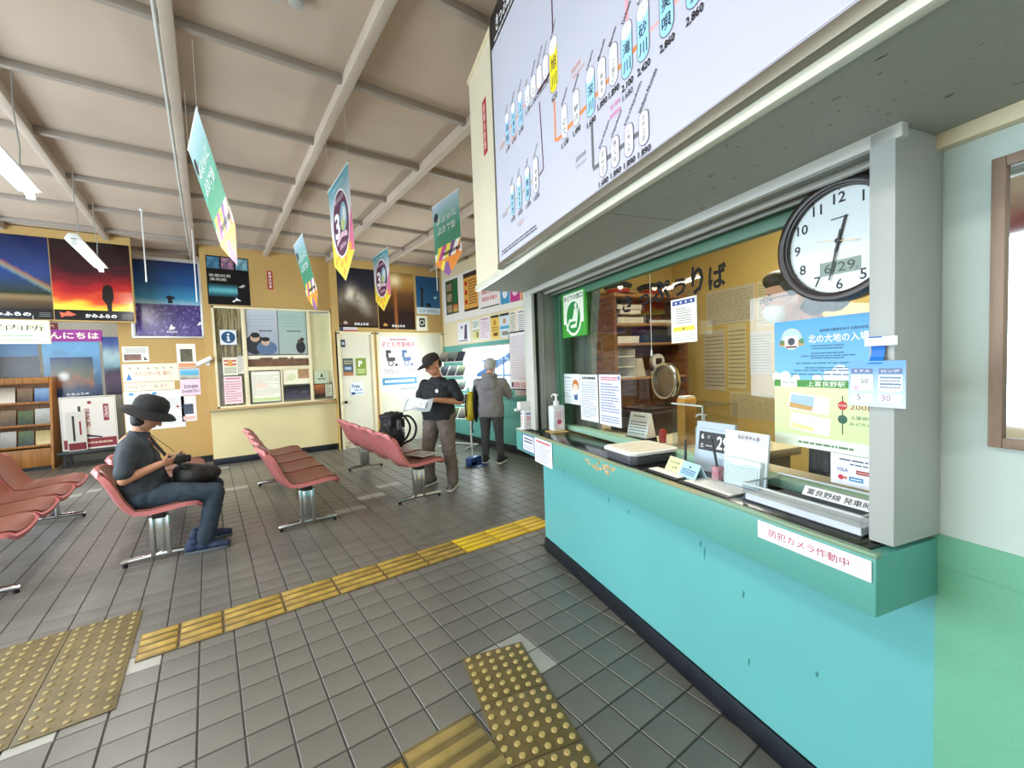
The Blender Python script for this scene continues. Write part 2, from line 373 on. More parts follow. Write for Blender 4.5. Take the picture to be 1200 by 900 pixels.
# left street-side wall with a band of windows, and the entrance wall behind the camera
struct(B().box(-3.45, -3.32, -2.7, 10.3, 0, .55).box(-3.45, -3.32, -2.7, 10.3, 2.55, CZ+.06).box(-3.45, -3.32, -2.7, 1.25, .55, 2.55).box(-3.45, -3.32, 7.7, 10.3, .55, 2.55).obj('wall_left', M_CREAM, smooth=0))
w = struct(B().box(-3.42, -3.36, 1.25, 7.7, .55, .61).box(-3.42, -3.36, 1.25, 7.7, 2.49, 2.55).obj('window_1', M_FRAMEW))
for k in range(6): B().box(-3.42, -3.36, 1.25 + 1.29*k - .03, 1.25 + 1.29*k + .03, .55, 2.55).obj('mullion', M_FRAMEW, w)
for k in range(5): B().box(-3.392, -3.388, 1.28 + 1.29*k, 2.51 + 1.29*k, .61, 2.49).obj('pane', M_GLASS, w)
struct(B().box(-3.35, -2.75, -2.85, -2.7, 0, CZ+.06).box(0.95, 1.6, -2.85, -2.7, 0, CZ+.06).box(-2.75, .95, -2.85, -2.7, 2.65, CZ+.06).obj('wall_entrance', M_CREAM, smooth=0))
d = struct(B().box(-2.75, .95, -2.81, -2.74, 2.58, 2.65).box(-2.75, -2.69, -2.81, -2.74, 0, 2.6).box(.89, .95, -2.81, -2.74, 0, 2.6).obj('door_3', M_FRAMEW))
for k in range(4):
    x = -2.69 + .895*k
    l = B().box(x, x+.05, -2.79, -2.76, 0, 2.58).box(x+.845, x+.895, -2.79, -2.76, 0, 2.58).box(x, x+.895, -2.79, -2.76, 0, .12).obj('door_leaf', M_FRAMEW, d)
    B().box(x+.05, x+.845, -2.777, -2.773, .12, 2.58).obj('pane', M_GLASS, l)

for y0_, y1_, c1, c2, nm, lab in ((2.2, 2.95, '#d8b040', '#6a4a30', 'gold_poster', 'gold and brown poster high on the wall over street-side windows'), (3.05, 3.8, '#c8b8a0', '#8a2f30', 'crimson_poster', 'pale poster with dark red figures over street-side windows')):
    LEFTP.append((y0_, y1_, c1, c2, nm, lab))
# ---------------------------------------------------------------- right wall beyond the ticket office
WY0, WY1 = 7.0, 5.40
struct(B().box(XR, XR+.15, 4.45, YD+.2, 0, .98).box(XR, XR+.15, 4.45, YD+.2, 1.72, CZ+.06).box(XR, XR+.15, 4.45, WY1, .98, 1.72).box(XR, XR+.15, WY0, YD+.2, .98, 1.72).obj('wall_right', M_CREAM, smooth=0))
struct(B().box(XR-.02, XR, 4.5, YD, .10, .97).box(XR-.012, XR, WY0, YD, .97, 1.79).box(XR-.012, XR, 4.5, WY1, .97, 1.79).box(XR-.012, XR, WY1, WY0, 1.72, 1.79).obj('trim_2', M_TURQ2, smooth=0))
struct(B().box(XR-.035, XR-.0, 4.5, YD, 0, .10).obj('baseboard_right', M_BASEB))
struct(B().box(XR-.16, XR, 4.55, 6.2, .85, .90).box(XR-.05, XR-.02, 4.55, 6.2, .55, .85).obj('trim_3', M_TURQ2, bev=.004))
w2 = struct(B().box(XR-.02, XR+.10, WY1, WY0, .98, 1.01).box(XR-.02, XR+.10, WY1, WY0, 1.70, 1.725).box(XR-.02, XR+.10, WY1, WY1+.03, .98, 1.72).box(XR-.02, XR+.10, WY0-.03, WY0, .98, 1.72).obj('window_2', M_FRAMEW))
B().box(XR+.02, XR+.06, 6.18, 6.22, 1.01, 1.70).obj('mullion', M_FRAMEW, w2)
B().box(XR+.035, XR+.039, WY1+.03, 6.18, 1.01, 1.70).obj('pane', M_GLASS, w2); B().box(XR+.045, XR+.049, 6.22, WY0-.03, 1.01, 1.70).obj('pane', M_GLASS, w2)
# slanting side wall of the office
def slab(name, p, q, z0, z1, th, m):
    p = Vector(p); q = Vector(q); d = (q - p).normalized(); n = Vector((-d.y, d.x)) * th
    P = [p, q, q + n, p + n]
    return struct(B().prism([(a.x, a.y) for a in P], z0, z1, 'z').obj(name, m, smooth=0))
slab('wall_ticket_side', cw(1.40, 2.86)[:2], cw(2.02, 4.22)[:2], 0, CZ+.06, -.08, M_CREAM)
slab('wall_ticket_return', cw(2.02, 4.22)[:2], (XR+.1, 4.48), 0, CZ+.06, -.08, M_CREAM)

# ---------------------------------------------------------------- ticket-office wall right of the counter, and the office room (office frame)
def cobj(b, name, m, parent=None, **k):
    o = b.obj(name, m, parent, **k)
    if not parent: o.rotation_euler = (0, 0, CR)
    return o
wt = struct(cobj(B().box(1.29, 1.42, -2.9, .585, .945, 1.94), 'wall_ticket', M_PALE, smooth=0))
struct(cobj(B().box(1.29, 1.42, -2.9, .30, 0, .87).box(1.286, 1.42, -2.9, .584, .87, .945).box(1.29, 1.42, .30, .58, 0, .87).box(1.285, 1.30, -2.9, .36, 0, .93), 'wall_ticket_dado', M_GREENW, smooth=0))
struct(cobj(B().box(1.281, 1.292, -2.8, .583, 0, .095), 'baseboard_ticket', M_BASEB, bev=.003))
struct(cobj(B().box(1.262, 1.30, -2.9, .585, 1.835, 1.872), 'trim_4', M_CREAM, bev=.003))
# office room
OFFP = [(1.43,-1.3),(3.84,-1.3),(3.84,4.3),(2.10,4.3),(1.43,2.80)]
M_OFF = mat('office_yellow_wall', '#d6bd72', 0.6, 0, 0.05, 1.5)
struct(cobj(B().box(3.72, 3.84, -1.2, 4.25, 0, 2.9), 'wall_office_back', M_OFF, smooth=0))
struct(cobj(B().box(2.05, 3.84, 4.20, 4.30, 0, 2.9), 'wall_office_end', M_OFF, smooth=0))
struct(cobj(B().box(1.42, 3.84, -1.3, -1.2, 0, 2.9), 'wall_office_near', M_OFF, smooth=0))
struct(cobj(B().prism(OFFP, 2.9, 2.98, 'z'), 'ceiling_office', M_CREAM, smooth=0))
struct(cobj(B().prism(OFFP, .06, .12, 'z'), 'floor_office', mat('office_floor', '#77705f', .6), smooth=0))
# overhead box that carries the fare board; its underside is speckled acoustic board
M_SOFF = mat('acoustic_board', '#6f736c', 0.75, 0, 0.04, 2)
nt = M_SOFF.node_tree; bs = nt.nodes['Principled BSDF']; tc = nt.nodes.new('ShaderNodeTexCoord'); mp = nt.nodes.new('ShaderNodeMapping'); mp.inputs['Scale'].default_value = (110, 30, 60)
nz = nt.nodes.new('ShaderNodeTexNoise'); nz.inputs['Scale'].default_value = 1; nz.inputs['Detail'].default_value = 2; rp = nt.nodes.new('ShaderNodeValToRGB')
rp.color_ramp.elements[0].position = .69; rp.color_ramp.elements[1].position = .73; rp.color_ramp.elements[0].color = (*srgb('#9fa196'), 1); rp.color_ramp.elements[1].color = (*srgb('#34352f'), 1)
nt.links.new(tc.outputs['Object'], mp.inputs[0]); nt.links.new(mp.outputs[0], nz.inputs[0]); nt.links.new(nz.outputs[0], rp.inputs[0]); nt.links.new(rp.outputs[0], bs.inputs['Base Color'])
ob = struct(cobj(B().box(.785, 1.40, -2.9, 2.66, 1.885, 3.17), 'wall_overhead', mat('cream_panel', '#ddd3b8', .5, 0, .04, 2), smooth=0))
for a, b in ((-2.9, -1.2), (-1.195, .0), (.005, 1.2), (1.205, 2.65)):
    B().box(.80, 1.30, a, b, 1.868, 1.886).obj('soffit_panel', M_SOFF, ob, smooth=0)
B().box(.775, .80, -2.9, 2.665, 1.865, 1.90).obj('edge_strip', mat('cream_metal_strip', '#d9d8c6', .4), ob, bev=.003)
B().box(.775, 1.41, -2.9, 2.67, 3.165, 3.19).obj('top_rim', M_CREAM, ob, bev=.004)

# window frame of the ticket counter
fr = struct(cobj(B().box(1.112, 1.135, .56, 2.69, 1.838, 1.870), 'window_3', M_FRAMEW, bev=.003))
def fp(b, name, m, **k): return b.obj(name, m, fr, **k)
fp(B().box(1.135, 1.32, .60, 2.60, 1.852, 1.872), 'head_lining', M_FRAMEG)
fp(B().box(1.205, 1.225, .62, 2.56, 1.836, 1.856), 'head_rail', M_FRAMEW, bev=.002)
fp(B().box(1.26, 1.275, .62, 2.56, 1.83, 1.856), 'head_rail', M_FRAMEG, bev=.002)
fp(B().box(1.312, 1.352, .60, 2.60, 1.795, 1.855), 'sash', M_FRAMEGR, bev=.003)
fp(B().box(1.112, 1.29, .572, .622, .945, 1.868).box(1.27, 1.33, .585, .66, .945, 1.868), 'pillar', mat('pillar_paint', '#aeb2ae', .45, 0, .05, 3, .03, 40), bev=.003)
fp(B().box(1.115, 1.137, 2.552, 2.69, .945, 1.845), 'jamb_casing', M_FRAMEW, bev=.003)
fp(B().box(1.137, 1.165, 2.575, 2.69, .945, 1.85), 'jamb_gap', M_BLACK)
fp(B().box(1.165, 1.28, 2.555, 2.69, .945, 1.852).box(1.19, 1.2, 2.548, 2.56, .945, 1.852), 'jamb_panel', M_FRAMEG, bev=.003)
fp(B().box(1.28, 1.40, 2.552, 2.69, .945, 1.852).box(1.31, 1.352, 2.53, 2.56, .96, 1.80), 'jamb_frame', M_FRAMEGR, bev=.003)
fp(B().box(1.305, 1.37, .60, 2.60, .945, .975), 'sill', mat('sill_green', '#8fb79f', .45), bev=.003)
pane = fp(B().box(1.332, 1.337, .62, 2.54, .976, 1.797), 'pane', M_GLASS, smooth=0)

# ---------------------------------------------------------------- ticket counter
ct = thing('ticket_counter', 'long turquoise ticket counter with black top and black kickboard', 'counter', (0,0,0), CR)
B().box(1.29, 1.36, .58, 2.83, .10, .80).obj('front_panel', M_TURQ, ct, smooth=0)
B().box(1.293, 1.36, .59, 2.825, 0, .10).box(1.281, 1.30, .585, 2.835, 0, .095).obj('kickboard', M_BASEB, ct, bev=.003)
ap = B().box(1.055, 1.29, .575, 2.755, .795, .934).obj('apron', M_TURQ2, ct, bev=.004)
B().box(1.070, 1.345, .60, 2.75, .930, .941).obj('counter_top', mat('black_laminate', '#1d1c1c', 0.16, 0, .15, 5), ct, bev=.002)
B().box(1.052, 1.0705, .572, 2.757, .928, .9405).obj('edge_trim', mat('worn_green_edge', '#7aa98e', .45, 0, .15, 4, var2='#a39468'), ct, bev=.003)
# worn patches where the paint has flaked to the wood
M_WEAR = mat('flaked_wood', '#c79a5e', 0.7, 0, .3, 60, var2='#e2c79a')
rg = random.Random(3)
wear = B()
for k in range(26):
    u = rg.choice((1.75, 1.72, 1.68, 1.60, 1.63, 1.79)) + rg.uniform(-.035, .035); z = .915 - abs(rg.gauss(0, .018)); a = rg.uniform(.005, .022)
    n = 8; P = [(u + a*(.6+.6*rg.random())*cos(2*pi*i/n), z + .45*a*(.6+.6*rg.random())*sin(2*pi*i/n)) for i in range(n)]
    wear.prism(P, 1.0541, 1.0553, 'x')
wear.obj('flaked_patch', M_WEAR, ct, smooth=0)
scr = B()
for u, z, h in [(a_, b_, c_*.6) for a_, b_, c_ in ((1.30, .60, .05), (1.32, .63, .03), (1.12, .52, .03), (1.98, .62, .03), (1.1, .28, .03), (1.8, .61, .025), (2.5, .66, .03), (1.95, .68, .02), (.86, .40, .02))]:
    scr.prism([(u, z-h), (u+.004, z-h*.3), (u+.002, z+h*.4), (u-.004, z+h), (u-.006, z), (u-.002, z-h*.6)], 1.2892, 1.2904, 'x')
scr.obj('scuff_mark', mat('scuff', '#3f8582', .6), ct, smooth=0)
# ---------------------------------------------------------------- pictures for the posters
def mixh(a, b, t):
    A = srgb(a); Bc = srgb(b); t = max(0, min(1, t)); return tuple(x + (y - x)*t for x, y in zip(A, Bc))
def ramp(stops, t):
    for (t0, c0), (t1, c1) in zip(stops, stops[1:]):
        if t <= t1: return mixh(c0, c1, (t - t0)/(t1 - t0 + 1e-9))
    return srgb(stops[-1][1])
def hsh(i, j=0, s=0):
    x = sin(i*127.1 + j*311.7 + s*74.7)*43758.5453; return x - math.floor(x)
def vn(x, y, s=0):
    i, j = math.floor(x), math.floor(y); fx, fy = x - i, y - j; fx = fx*fx*(3-2*fx); fy = fy*fy*(3-2*fy)
    return (hsh(i,j,s)*(1-fx) + hsh(i+1,j,s)*fx)*(1-fy) + (hsh(i,j+1,s)*(1-fx) + hsh(i+1,j+1,s)*fx)*fy
def fbm(x, y, s=0): return (vn(x,y,s) + .5*vn(2*x,2*y,s) + .25*vn(4*x,4*y,s))/1.75
def logo(p, y=.055, star='#ffffff', mark='#ffffff', cx=.62, w=.38):
    p.T('かみふらの', cx, y, .045, mark, w=w, bold=.03)
    p.P([(.10,y-.01),(.13,y-.035),(.155,y-.02),(.21,y-.01),(.20,y+.02),(.15,y+.045),(.14,y+.01)], star)
    p.L(.84, y-.03, .97, y+.03, 3, '#8a8a8a', .3, seed=4)
def d_rainbow(p):
    def f(x, y):
        c = ramp([(0,'#2a2018'),(.10,'#57422c'),(.17,'#8a7350'),(.22,'#26301f'),(.30,'#2c3c48'),(.5,'#27407a'),(1,'#141c46')], y)
        d = (y - .28) - (1 - x)*.62
        if .22 < y < .95 and abs(d) < .05: c = mixh(c, ramp([(0,'#5c86b0'),(.4,'#a8b070'),(.7,'#c8884c'),(1,'#a04848')], (d+.05)/.1), .55)
        return c
    p.img(0, .12, 1, 1, f, 40, 50); p.R(0,0,1,.125,'#120e0c'); logo(p, .06, '#a8c832', cx=.5, w=.5)
def d_sunset(p):
    def f(x, y):
        c = ramp([(0,'#f6e24a'),(.06,'#f3b53a'),(.14,'#e0502a'),(.3,'#b41f24'),(.45,'#7a1620'),(.65,'#331018'),(1,'#160a0d')], y + .26*(fbm(x*3.5, y*9, 3)-.5) - .10*(x > .7)*(x-.7)*4*(y < .4))
        if .3 > y > .12 and x > .75: c = mixh(c, '#f0b0a8', .6*(x-.75)*4*fbm(x*6, y*8))
        return c
    p.img(0, .12, 1, 1, f, 44, 60); p.R(0,0,1,.13,'#0c0809')
    p.P([(.66,.12),(.655,.20),(.60,.28),(.61,.40),(.63,.45),(.70,.47),(.745,.43),(.75,.30),(.72,.22),(.715,.12)], '#1b0f12')
    p.P([(.06,.10),(.08,.03),(.12,.05),(.2,.05),(.26,.07),(.16,.115),(.12,.085)], '#e0684c'); p.T('かみふらの', .57, .06, .05, '#ffffff', w=.40, bold=.03); p.L(.84,.02,.97,.09,3,'#8a8a8a',.3)
def d_lavender(p):
    def f(x, y):
        if y > .43: return ramp([(.43,'#9fd0e8'),(.5,'#3f9cd0'),(.7,'#1d5aa0'),(1,'#122a60')], y + .05*(fbm(x*5,y*5)-.5))
        n = fbm(x*26*(1+.3*y), y*34, 2); return mixh(mixh('#24204e','#5a4a96', n*1.3), '#c8b8e8', max(0, n-.68)*4)
    p.img(0, 0, 1, 1, f, 60, 60)
    p.P([(.5,.44),(.5,.50),(.46,.52),(.52,.545),(.60,.53),(.615,.50),(.57,.50),(.57,.44)], '#171a28')
    p.T('かみふらの', .53, .055, .03, '#ffffff', w=.16, bold=.03); p.P([(.48,.08),(.50,.115),(.52,.16),(.55,.125),(.59,.11),(.55,.085)], '#ffffff')
    p.P([(.93,.14),(.97,.19),(1,.20),(1,.16)], '#ffffff')
def d_black(p):   # dark museum poster
    p.R(0,0,1,1,'#0a0b0e')
    for x, a, b in ((.02,'#27506a','#5a90b0'),(.35,'#3a4660','#c88ca0'),(.69,'#356880','#9cc8d0')): p.img(x, .74, x+.29, .98, lambda u, v, a=a, b=b: mixh(a, b, fbm(u*4, v*5, 5)*1.3-.1), 10, 10)
    p.T('後藤純男', .30, .60, .06, '#d8d4c8', w=.5); p.T('美術館', .26, .52, .06, '#d8d4c8', w=.38)
    p.img(.03, .17, .70, .42, lambda u, v: mixh('#14424e', '#63b4c0', math.exp(-((v-.5)/.25)**2)*(.5+.8*fbm(u*9, v*3))), 20, 10)
    p.P([(.55,.08),(.60,.05),(.64,.09),(.78,.09),(.70,.13),(.65,.16),(.63,.11)], '#e8e8e8'); p.P([(.72,.38),(.85,.44),(.9,.42),(.82,.37)], '#b8bcbc')
def d_cloud(p):
    def f(x, y):
        c = ramp([(0,'#3a2c22'),(.3,'#4a3a2c'),(.5,'#504438'),(.7,'#2b2a38'),(1,'#10131f')], y)
        b = math.exp(-(((x-.42)/.30)**2 + ((y-.42-.14*sin(x*5))/.13)**2)); return mixh(c, '#e8ddc8', min(1, b*1.5*fbm(x*7, y*8, 9)))
    p.img(0, 0, 1, 1, f, 36, 40); p.R(0,0,1,.03,'#1c1410'); p.P([(.10,.07),(.14,.05),(.22,.06),(.2,.09),(.15,.11)], '#c8a8a0'); p.T('かみふらの', .56, .06, .05, '#ffffff', w=.36, bold=.03)
def d_sunbeam(p):
    def f(x, y):
        c = ramp([(0,'#160c08'),(.3,'#2a150c'),(.5,'#5a351a'),(.62,'#6a4526'),(.75,'#a87838'),(.9,'#c89c50'),(1,'#8a6a38')], y)
        c = mixh(c, '#fff0c0', math.exp(-(((x-.47)/.14)**2 + ((y-.86)/.10)**2))); return mixh(c, '#c8783c', .6*math.exp(-((x-.47)/.035)**2)*(y < .8))
    p.img(0, 0, 1, 1, f, 40, 30); p.P([(.10,.07),(.14,.05),(.24,.06),(.2,.09),(.15,.11)], '#c88a50'); p.T('かみふらの', .52, .06, .045, '#ffffff', w=.36, bold=.03)
def d_bluestop(p):
    p.img(0, .17, 1, 1, lambda x, y: mixh('#2a6a94', '#154a78', y + .4*fbm(x*4, y*4)), 12, 12); p.R(0,0,1,.17,'#cfe0e8'); p.T('STOP! 事故防止', .5, .085, .09, '#33506a', w=.82)
    p.P([(.16,.2),(.2,.6),(.14,.72),(.3,.68),(.36,.62),(.28,.55),(.30,.2)], '#1c2430'); p.P([(.4,.2),(.4,.3),(.6,.28),(.6,.2)], '#10141c'); p.C(.8,.45,.05,'#9fc8d8',ry=.035)
def d_wheelchair(p):
    p.R(0,0,1,1,'#f3dfe0'); p.T('子ども用車椅子', .5, .86, .10, '#c03a50', w=.88, bold=.02); p.L(.28,.93,.72,.97,1,'#a05868',.6)
    for cx, c in ((.28,'#20242a'),(.70,'#2f5a8a')):
        p.C(cx, .52, .055, c); p.C(cx, .52, .035, '#d8c8c8'); p.R(cx-.10,.56,cx+.12,.63,c); p.R(cx-.12,.62,cx-.05,.76,c); p.C(cx+.14,.49,.028,c); p.C(cx-.02,.73,.03,c)
    p.L(.08,.32,.92,.42,3,'#7a6a70',.4); p.R(.04,.13,.96,.26,'#3f8ab4',); p.L(.10,.16,.9,.23,1,'#e8f0f4',.6); p.R(0,0,1,.10,'#e8f0f8'); p.L(.5,.03,.9,.07,1,'#607080')
def d_doc(hd='#404040', n=14, bg=None, seed=1, ink='#6a6a6a', box=None, title=None, band=None):
    def f(p):
        if bg: p.R(0,0,1,1,bg)
        if band: p.R(0,.88,1,1,band)
        if title: p.T(title, .5, .92, .055, hd, w=.8, bold=.01)
        else: p.L(.12,.89,.88,.96,1,hd,.75,seed,True)
        p.L(.08,.06 if not box else .42,.92,.85,n,ink,.42,seed)
        if box: p.img(.08,.06,.92,.38,lambda x, y: mixh(box, '#20242a', fbm(x*5, y*5, seed)), 8, 8)
    return f
def d_photo(top, bot, seed=1, frame=None, ttl=None, ink='#ffffff'):
    def f(p):
        m = .06 if frame else 0
        if frame: p.R(0,0,1,1,frame)
        p.img(m, m, 1-m, 1-m, lambda x, y: mixh(mixh(bot, top, y*1.3 - .15 + .5*(fbm(x*4, y*5, seed)-.5)), '#ffffff', max(0, fbm(x*7, y*7, seed+3)-.72)), 16, 16)
        if ttl: p.T(ttl, .5, .08, .06, ink, w=.5, bold=.02)
    return f

for y0_, y1_, c1, c2, nm, lab in LEFTP:
    sheet(nm, lab, 'poster', y1_-y0_, .58, (-3.317, (y0_+y1_)/2, 2.88), rad(90), d_photo(c1, c2, 3), paper=c1)
# ---------------------------------------------------------------- left: recess wall, header posters, alcove
M_ALU = mat('aluminium_frame', '#d8dadb', 0.35, 0.4, .03, 5)
on_back('rainbow_poster', 'dark blue landscape poster with a rainbow, on the header wall', 'poster', -2.36, -1.575, 2.185, 3.235, YW, d_rainbow, paper='#222222', glossy=True)
on_back('sunset_poster', 'red sunset poster with a lone dark tree, on the header wall', 'poster', -1.565, -.79, 2.185, 3.235, YW, d_sunset, paper='#222222', glossy=True)
on_back('lavender_poster', 'blue sky and purple lavender field poster in a white frame', 'poster', -.82, -.035, 2.02, 3.155, YL-.035, d_lavender, paper='#222222', glossy=True)
wf = struct(B().box(-.87, 0.0, YL-.05, YL-.01, 3.16, 3.21).box(-.87, -.825, YL-.05, YL-.005, 2.0, 3.16).box(-.03, 0.0, YL-.05, YL-.005, 2.0, 3.16).box(-.87, 0, YL-.05, YL-.005, 1.985, 2.015).obj('window_4', M_ALU, bev=.003))
# papers on the recess wall
for (x0, x1, z0, z1, nm, lab, cat, dr, pp) in [
    (-1.0, -.70, 1.63, 1.86, 'photo_notice', 'small white notice with a dark strip photo on the yellow wall', 'notice', lambda p: (p.img(.06,.10,.70,.50, lambda x, y: mixh('#1d1714','#a07868',fbm(x*7,y*5)*1.2), 10, 6), p.L(.1,.6,.9,.9,3,'#909090'), p.P([(.8,.1),(.95,.12),(.8,.35)],'#303030')), '#f4f0e2'),
    (-1.01, -.36, 1.33, 1.60, 'station_banner_notice', 'cream banner notice with red lettering and blue flags', 'notice', lambda p: (p.R(0,0,1,1,'#f3ead0'), p.T('ラベンダー号 運行', .52, .45, .26, '#c86a50', w=.66, bold=.01), p.P([(.05,.1),(.10,.5),(.15,.12)],'#3f80c0'), [p.P([(x,.80),(x+.06,.70),(x+.07,.76)],'#3a3a4a') for x in (.08,.22,.4,.55,.68,.82)]), '#f3ead0'),
    (-1.01, -.42, 1.20, 1.32, 'date_strip_notice', 'narrow cream strip notice with dates beneath the red-lettered banner', 'notice', lambda p: (p.T('10.6.17', .25, .5, .35, '#b08070', w=.32), p.T('8.31', .7, .5, .35, '#b08070', w=.24)), '#f0e6cc'),
    (-1.02, -.32, .60, 1.19, 'timetable_notice', 'large white notice sheet with blue ovals behind the seated man', 'notice', lambda p: (p.C(.12,.93,.05,'#4f90cc',ry=.035), p.C(.5,.93,.05,'#4f90cc',ry=.035), p.L(.05,.1,.95,.85,16,'#a8b0b8',.3,5), p.C(.88,.55,.03,'#b03040')), '#f2f3f4'),
    (-.37, -.13, 1.53, 1.90, 'brown_photo_notice', 'white notice with a dark photo and orange foot on the yellow wall', 'notice', lambda p: (p.img(.18,.24,.82,.78, lambda x, y: mixh('#3a372c','#77725c',fbm(x*6,y*6)), 8, 8), p.R(.05,.02,.95,.18,'#e09a70')), '#f4efe4'),
    (-.355, -.10, 1.09, 1.51, 'pink_event_notice', 'pink event notice with a blue sky photo above lettering', 'notice', lambda p: (p.R(0,0,1,.6,'#ecd2e4'), p.img(.03,.6,.97,.97, lambda x, y: ramp([(0,'#6a6a50'),(.3,'#c8c8b8'),(.5,'#4aa8d0'),(1,'#7cc8e8')], y+.2*(fbm(x*4,y*4)-.5)), 10, 8), p.T('DINER', .55, .32, .12, '#30304a', w=.7, bold=.02), p.T('DAISETSU', .5, .15, .10, '#30304a', w=.85, bold=.02)), '#ecd2e4'),
    (-.36, -.17, .68, 1.08, 'screen_photo_notice', 'small white notice with a dark blue photo and pink foot, low on yellow wall', 'notice', lambda p: (p.img(.14,.28,.80,.68, lambda x, y: mixh('#2c3442','#5a6678',fbm(x*5,y*5)), 6, 6), p.R(.08,.05,.92,.2,'#ecc0b8')), '#eee8ec')]:
    on_back(nm, lab, cat, x0, x1, z0, z1, YL, dr, paper=pp)
# white security camera on the box corner
sc = thing('security_camera', 'small white bullet security camera on the yellow wall corner', 'camera', (-.02, YW-.05, 1.61))
R_ = Euler((0, rad(-28), rad(-10))).to_matrix()
B().cyl(R_ @ Vector((-.12,0,0)), R_ @ Vector((.10,0,0)), .034, 14).obj('housing', M_WHITE, sc, bev=.004)
B().cyl(R_ @ Vector((-.128,0,0)), R_ @ Vector((-.12,0,0)), .026, 14).obj('lens', M_BLACK, sc)
B().cyl((.03,0,0), (.035,.06,-.03), .012, 8).box(.01,.06,.035,.05,-.07,.01).obj('bracket', M_WHITE, sc)

# hanging guide-office sign
sg = thing('guide_office_sign', 'cream hanging sign board lettered 案内所 below the rainbow poster', 'sign', (-2.0, YW-.03, 1.87))
B().box(-.60, .39, -.012, .012, 0, .30).obj('board', mat('sign_cream', '#f3f0c8', .5, 0, .02, 4), sg, bev=.003)
p = Print(.99, .30, .026); p.T('御案内所', .60, .68, .26, '#3a4030', w=.70); p.L(.1,.3,.45,.38,1,'#8a8a70'); p.L(.1,.12,.4,.2,1,'#a0b070'); p.L(.58,.3,.85,.38,1,'#70a060'); p.L(.58,.12,.85,.2,1,'#8ab070'); o = p.build(sg); o.location = (-.105, 0, .15)
B().cyl((-.4,0,.30), (-.4,0,.36), .006, 6).cyl((.25,0,.30), (.25,0,.36), .006, 6).obj('hanger', M_STEEL, sg)
# alcove back wall: posters
on_back('greeting_banner', 'purple banner with white kana lettering above the mountain poster', 'banner', -2.30, -1.45, 2.05, 2.25, 10.20, lambda p: (p.R(0,0,1,1,'#8e2f9a'), p.T('こんにちは', .52, .5, .55, '#f4f0e0', w=.86, bold=.03)), paper='#8e2f9a')
on_back('dark_ridge_poster', 'dark mountain ridge poster half behind the wooden rack', 'poster', -3.0, -2.23, 1.2, 2.04, 10.20, lambda p: (d_photo('#3a70a8','#171a20',4)(p), p.img(0,0,1,.72,lambda x, y: mixh('#0d0d10','#3a302c',fbm(x*4,y*4,8)),8,8), p.T('かみふらの', .6, .12, .07, '#ffffff', w=.5, bold=.02)), paper='#222222', glossy=True)
on_back('mountain_poster', 'blue mountain poster with orange autumn slope and white gate', 'poster', -2.19, -1.50, 1.11, 2.045, 10.20, lambda p: (d_photo('#6aa4d8','#1b2f58',6)(p), p.img(.12,.12,.86,.72, lambda x, y: mixh(ramp([(0,'#26304a'),(.3,'#8a5a40'),(.5,'#5a6048'),(1,'#1f3a70')], y+.5*(fbm(x*5,y*5,2)-.5)), '#e8eef4', max(0,1-((x-.28)/.16)**2-((y-.42)/.16)**2)), 16, 16), p.T('かみふらの', .55, .05, .04, '#ffffff', w=.4, bold=.02)), paper='#222222', glossy=True)
on_back('purple_field_poster', 'poster of blue lake and purple field at the alcove corner', 'poster', -1.46, -.99, 1.11, 2.13, 10.20, lambda p: (p.img(0,0,1,1, lambda x, y: ramp([(0,'#2a1c38'),(.25,'#4a3050'),(.4,'#3a2f4a'),(.48,'#7aa8c0'),(.7,'#a8c8d8'),(.85,'#4a68a8'),(1,'#2f4890')], y+.15*(fbm(x*4,y*6,5)-.5)), 12, 20)), paper='#222222', glossy=True)
on_back('small_map_card', 'small dark red card above the purple banner', 'notice', -2.30, -1.98, 2.255, 2.36, 10.195, lambda p: p.T('ご案内', .6, .5, .5, '#e8c8c0', w=.5), paper='#5a1f20')
# onsen sign boards on a low stand
st = thing('sign_stand', 'low black table carrying framed red and white spa signs', 'table', (-1.58, 9.72, 0))
B().box(-.40, .45, -.22, .22, .20, .26).obj('table_top', M_BLACK, st, bev=.004)
for x in (-.32, .37):
    for y in (-.17, .17): B().box(x-.02, x+.02, y-.02, y+.02, 0, .20).obj('leg', M_BLACK, st)
def d_spa(p):
    p.R(0,0,1,1,'#e4e0da'); p.R(.03,.03,.97,.2,'#8a2430'); p.L(.3,.08,.9,.15,1,'#d8b8a8'); p.TV('温泉宿', .46, .78, .42, '#8a2434', .12, bold=.02)
    p.R(.76,.52,.86,.84,'#8a2434'); p.R(.20,.42,.25,.72,'#8a2434'); p.TV('湯', .81, .82, .56, '#f0e0d8', .07); p.R(.31,.25,.36,.82,'#2a2420')
    for a, b in ((.02,.98),): p.R(.02,.975,.98,.985,'#7a7a74'); p.R(.02,.02,.025,.98,'#7a7a74'); p.R(.975,.02,.98,.98,'#7a7a74')
    p.C(.52,.88,.03,'#8a2434'); p.P([(.4,.24),(.7,.20),(.72,.22),(.45,.28)],'#30303a')
sheet('spa_sign', 'large framed white spa sign with dark red lettering', 'sign', .66, .86, (-1.60, 9.62, .695), 0, d_spa, t=.02)
sheet('small_spa_sign', 'small framed white spa sign leaning before the larger one', 'sign', .22, .62, (-1.745, 9.55, .575), rad(8), lambda p: (p.R(.05,.02,.95,.2,'#7a2430'), p.R(.3,.25,.42,.9,'#2a2420'), p.R(.65,.4,.75,.75,'#8a2434')), t=.015, paper='#d8d6d0')

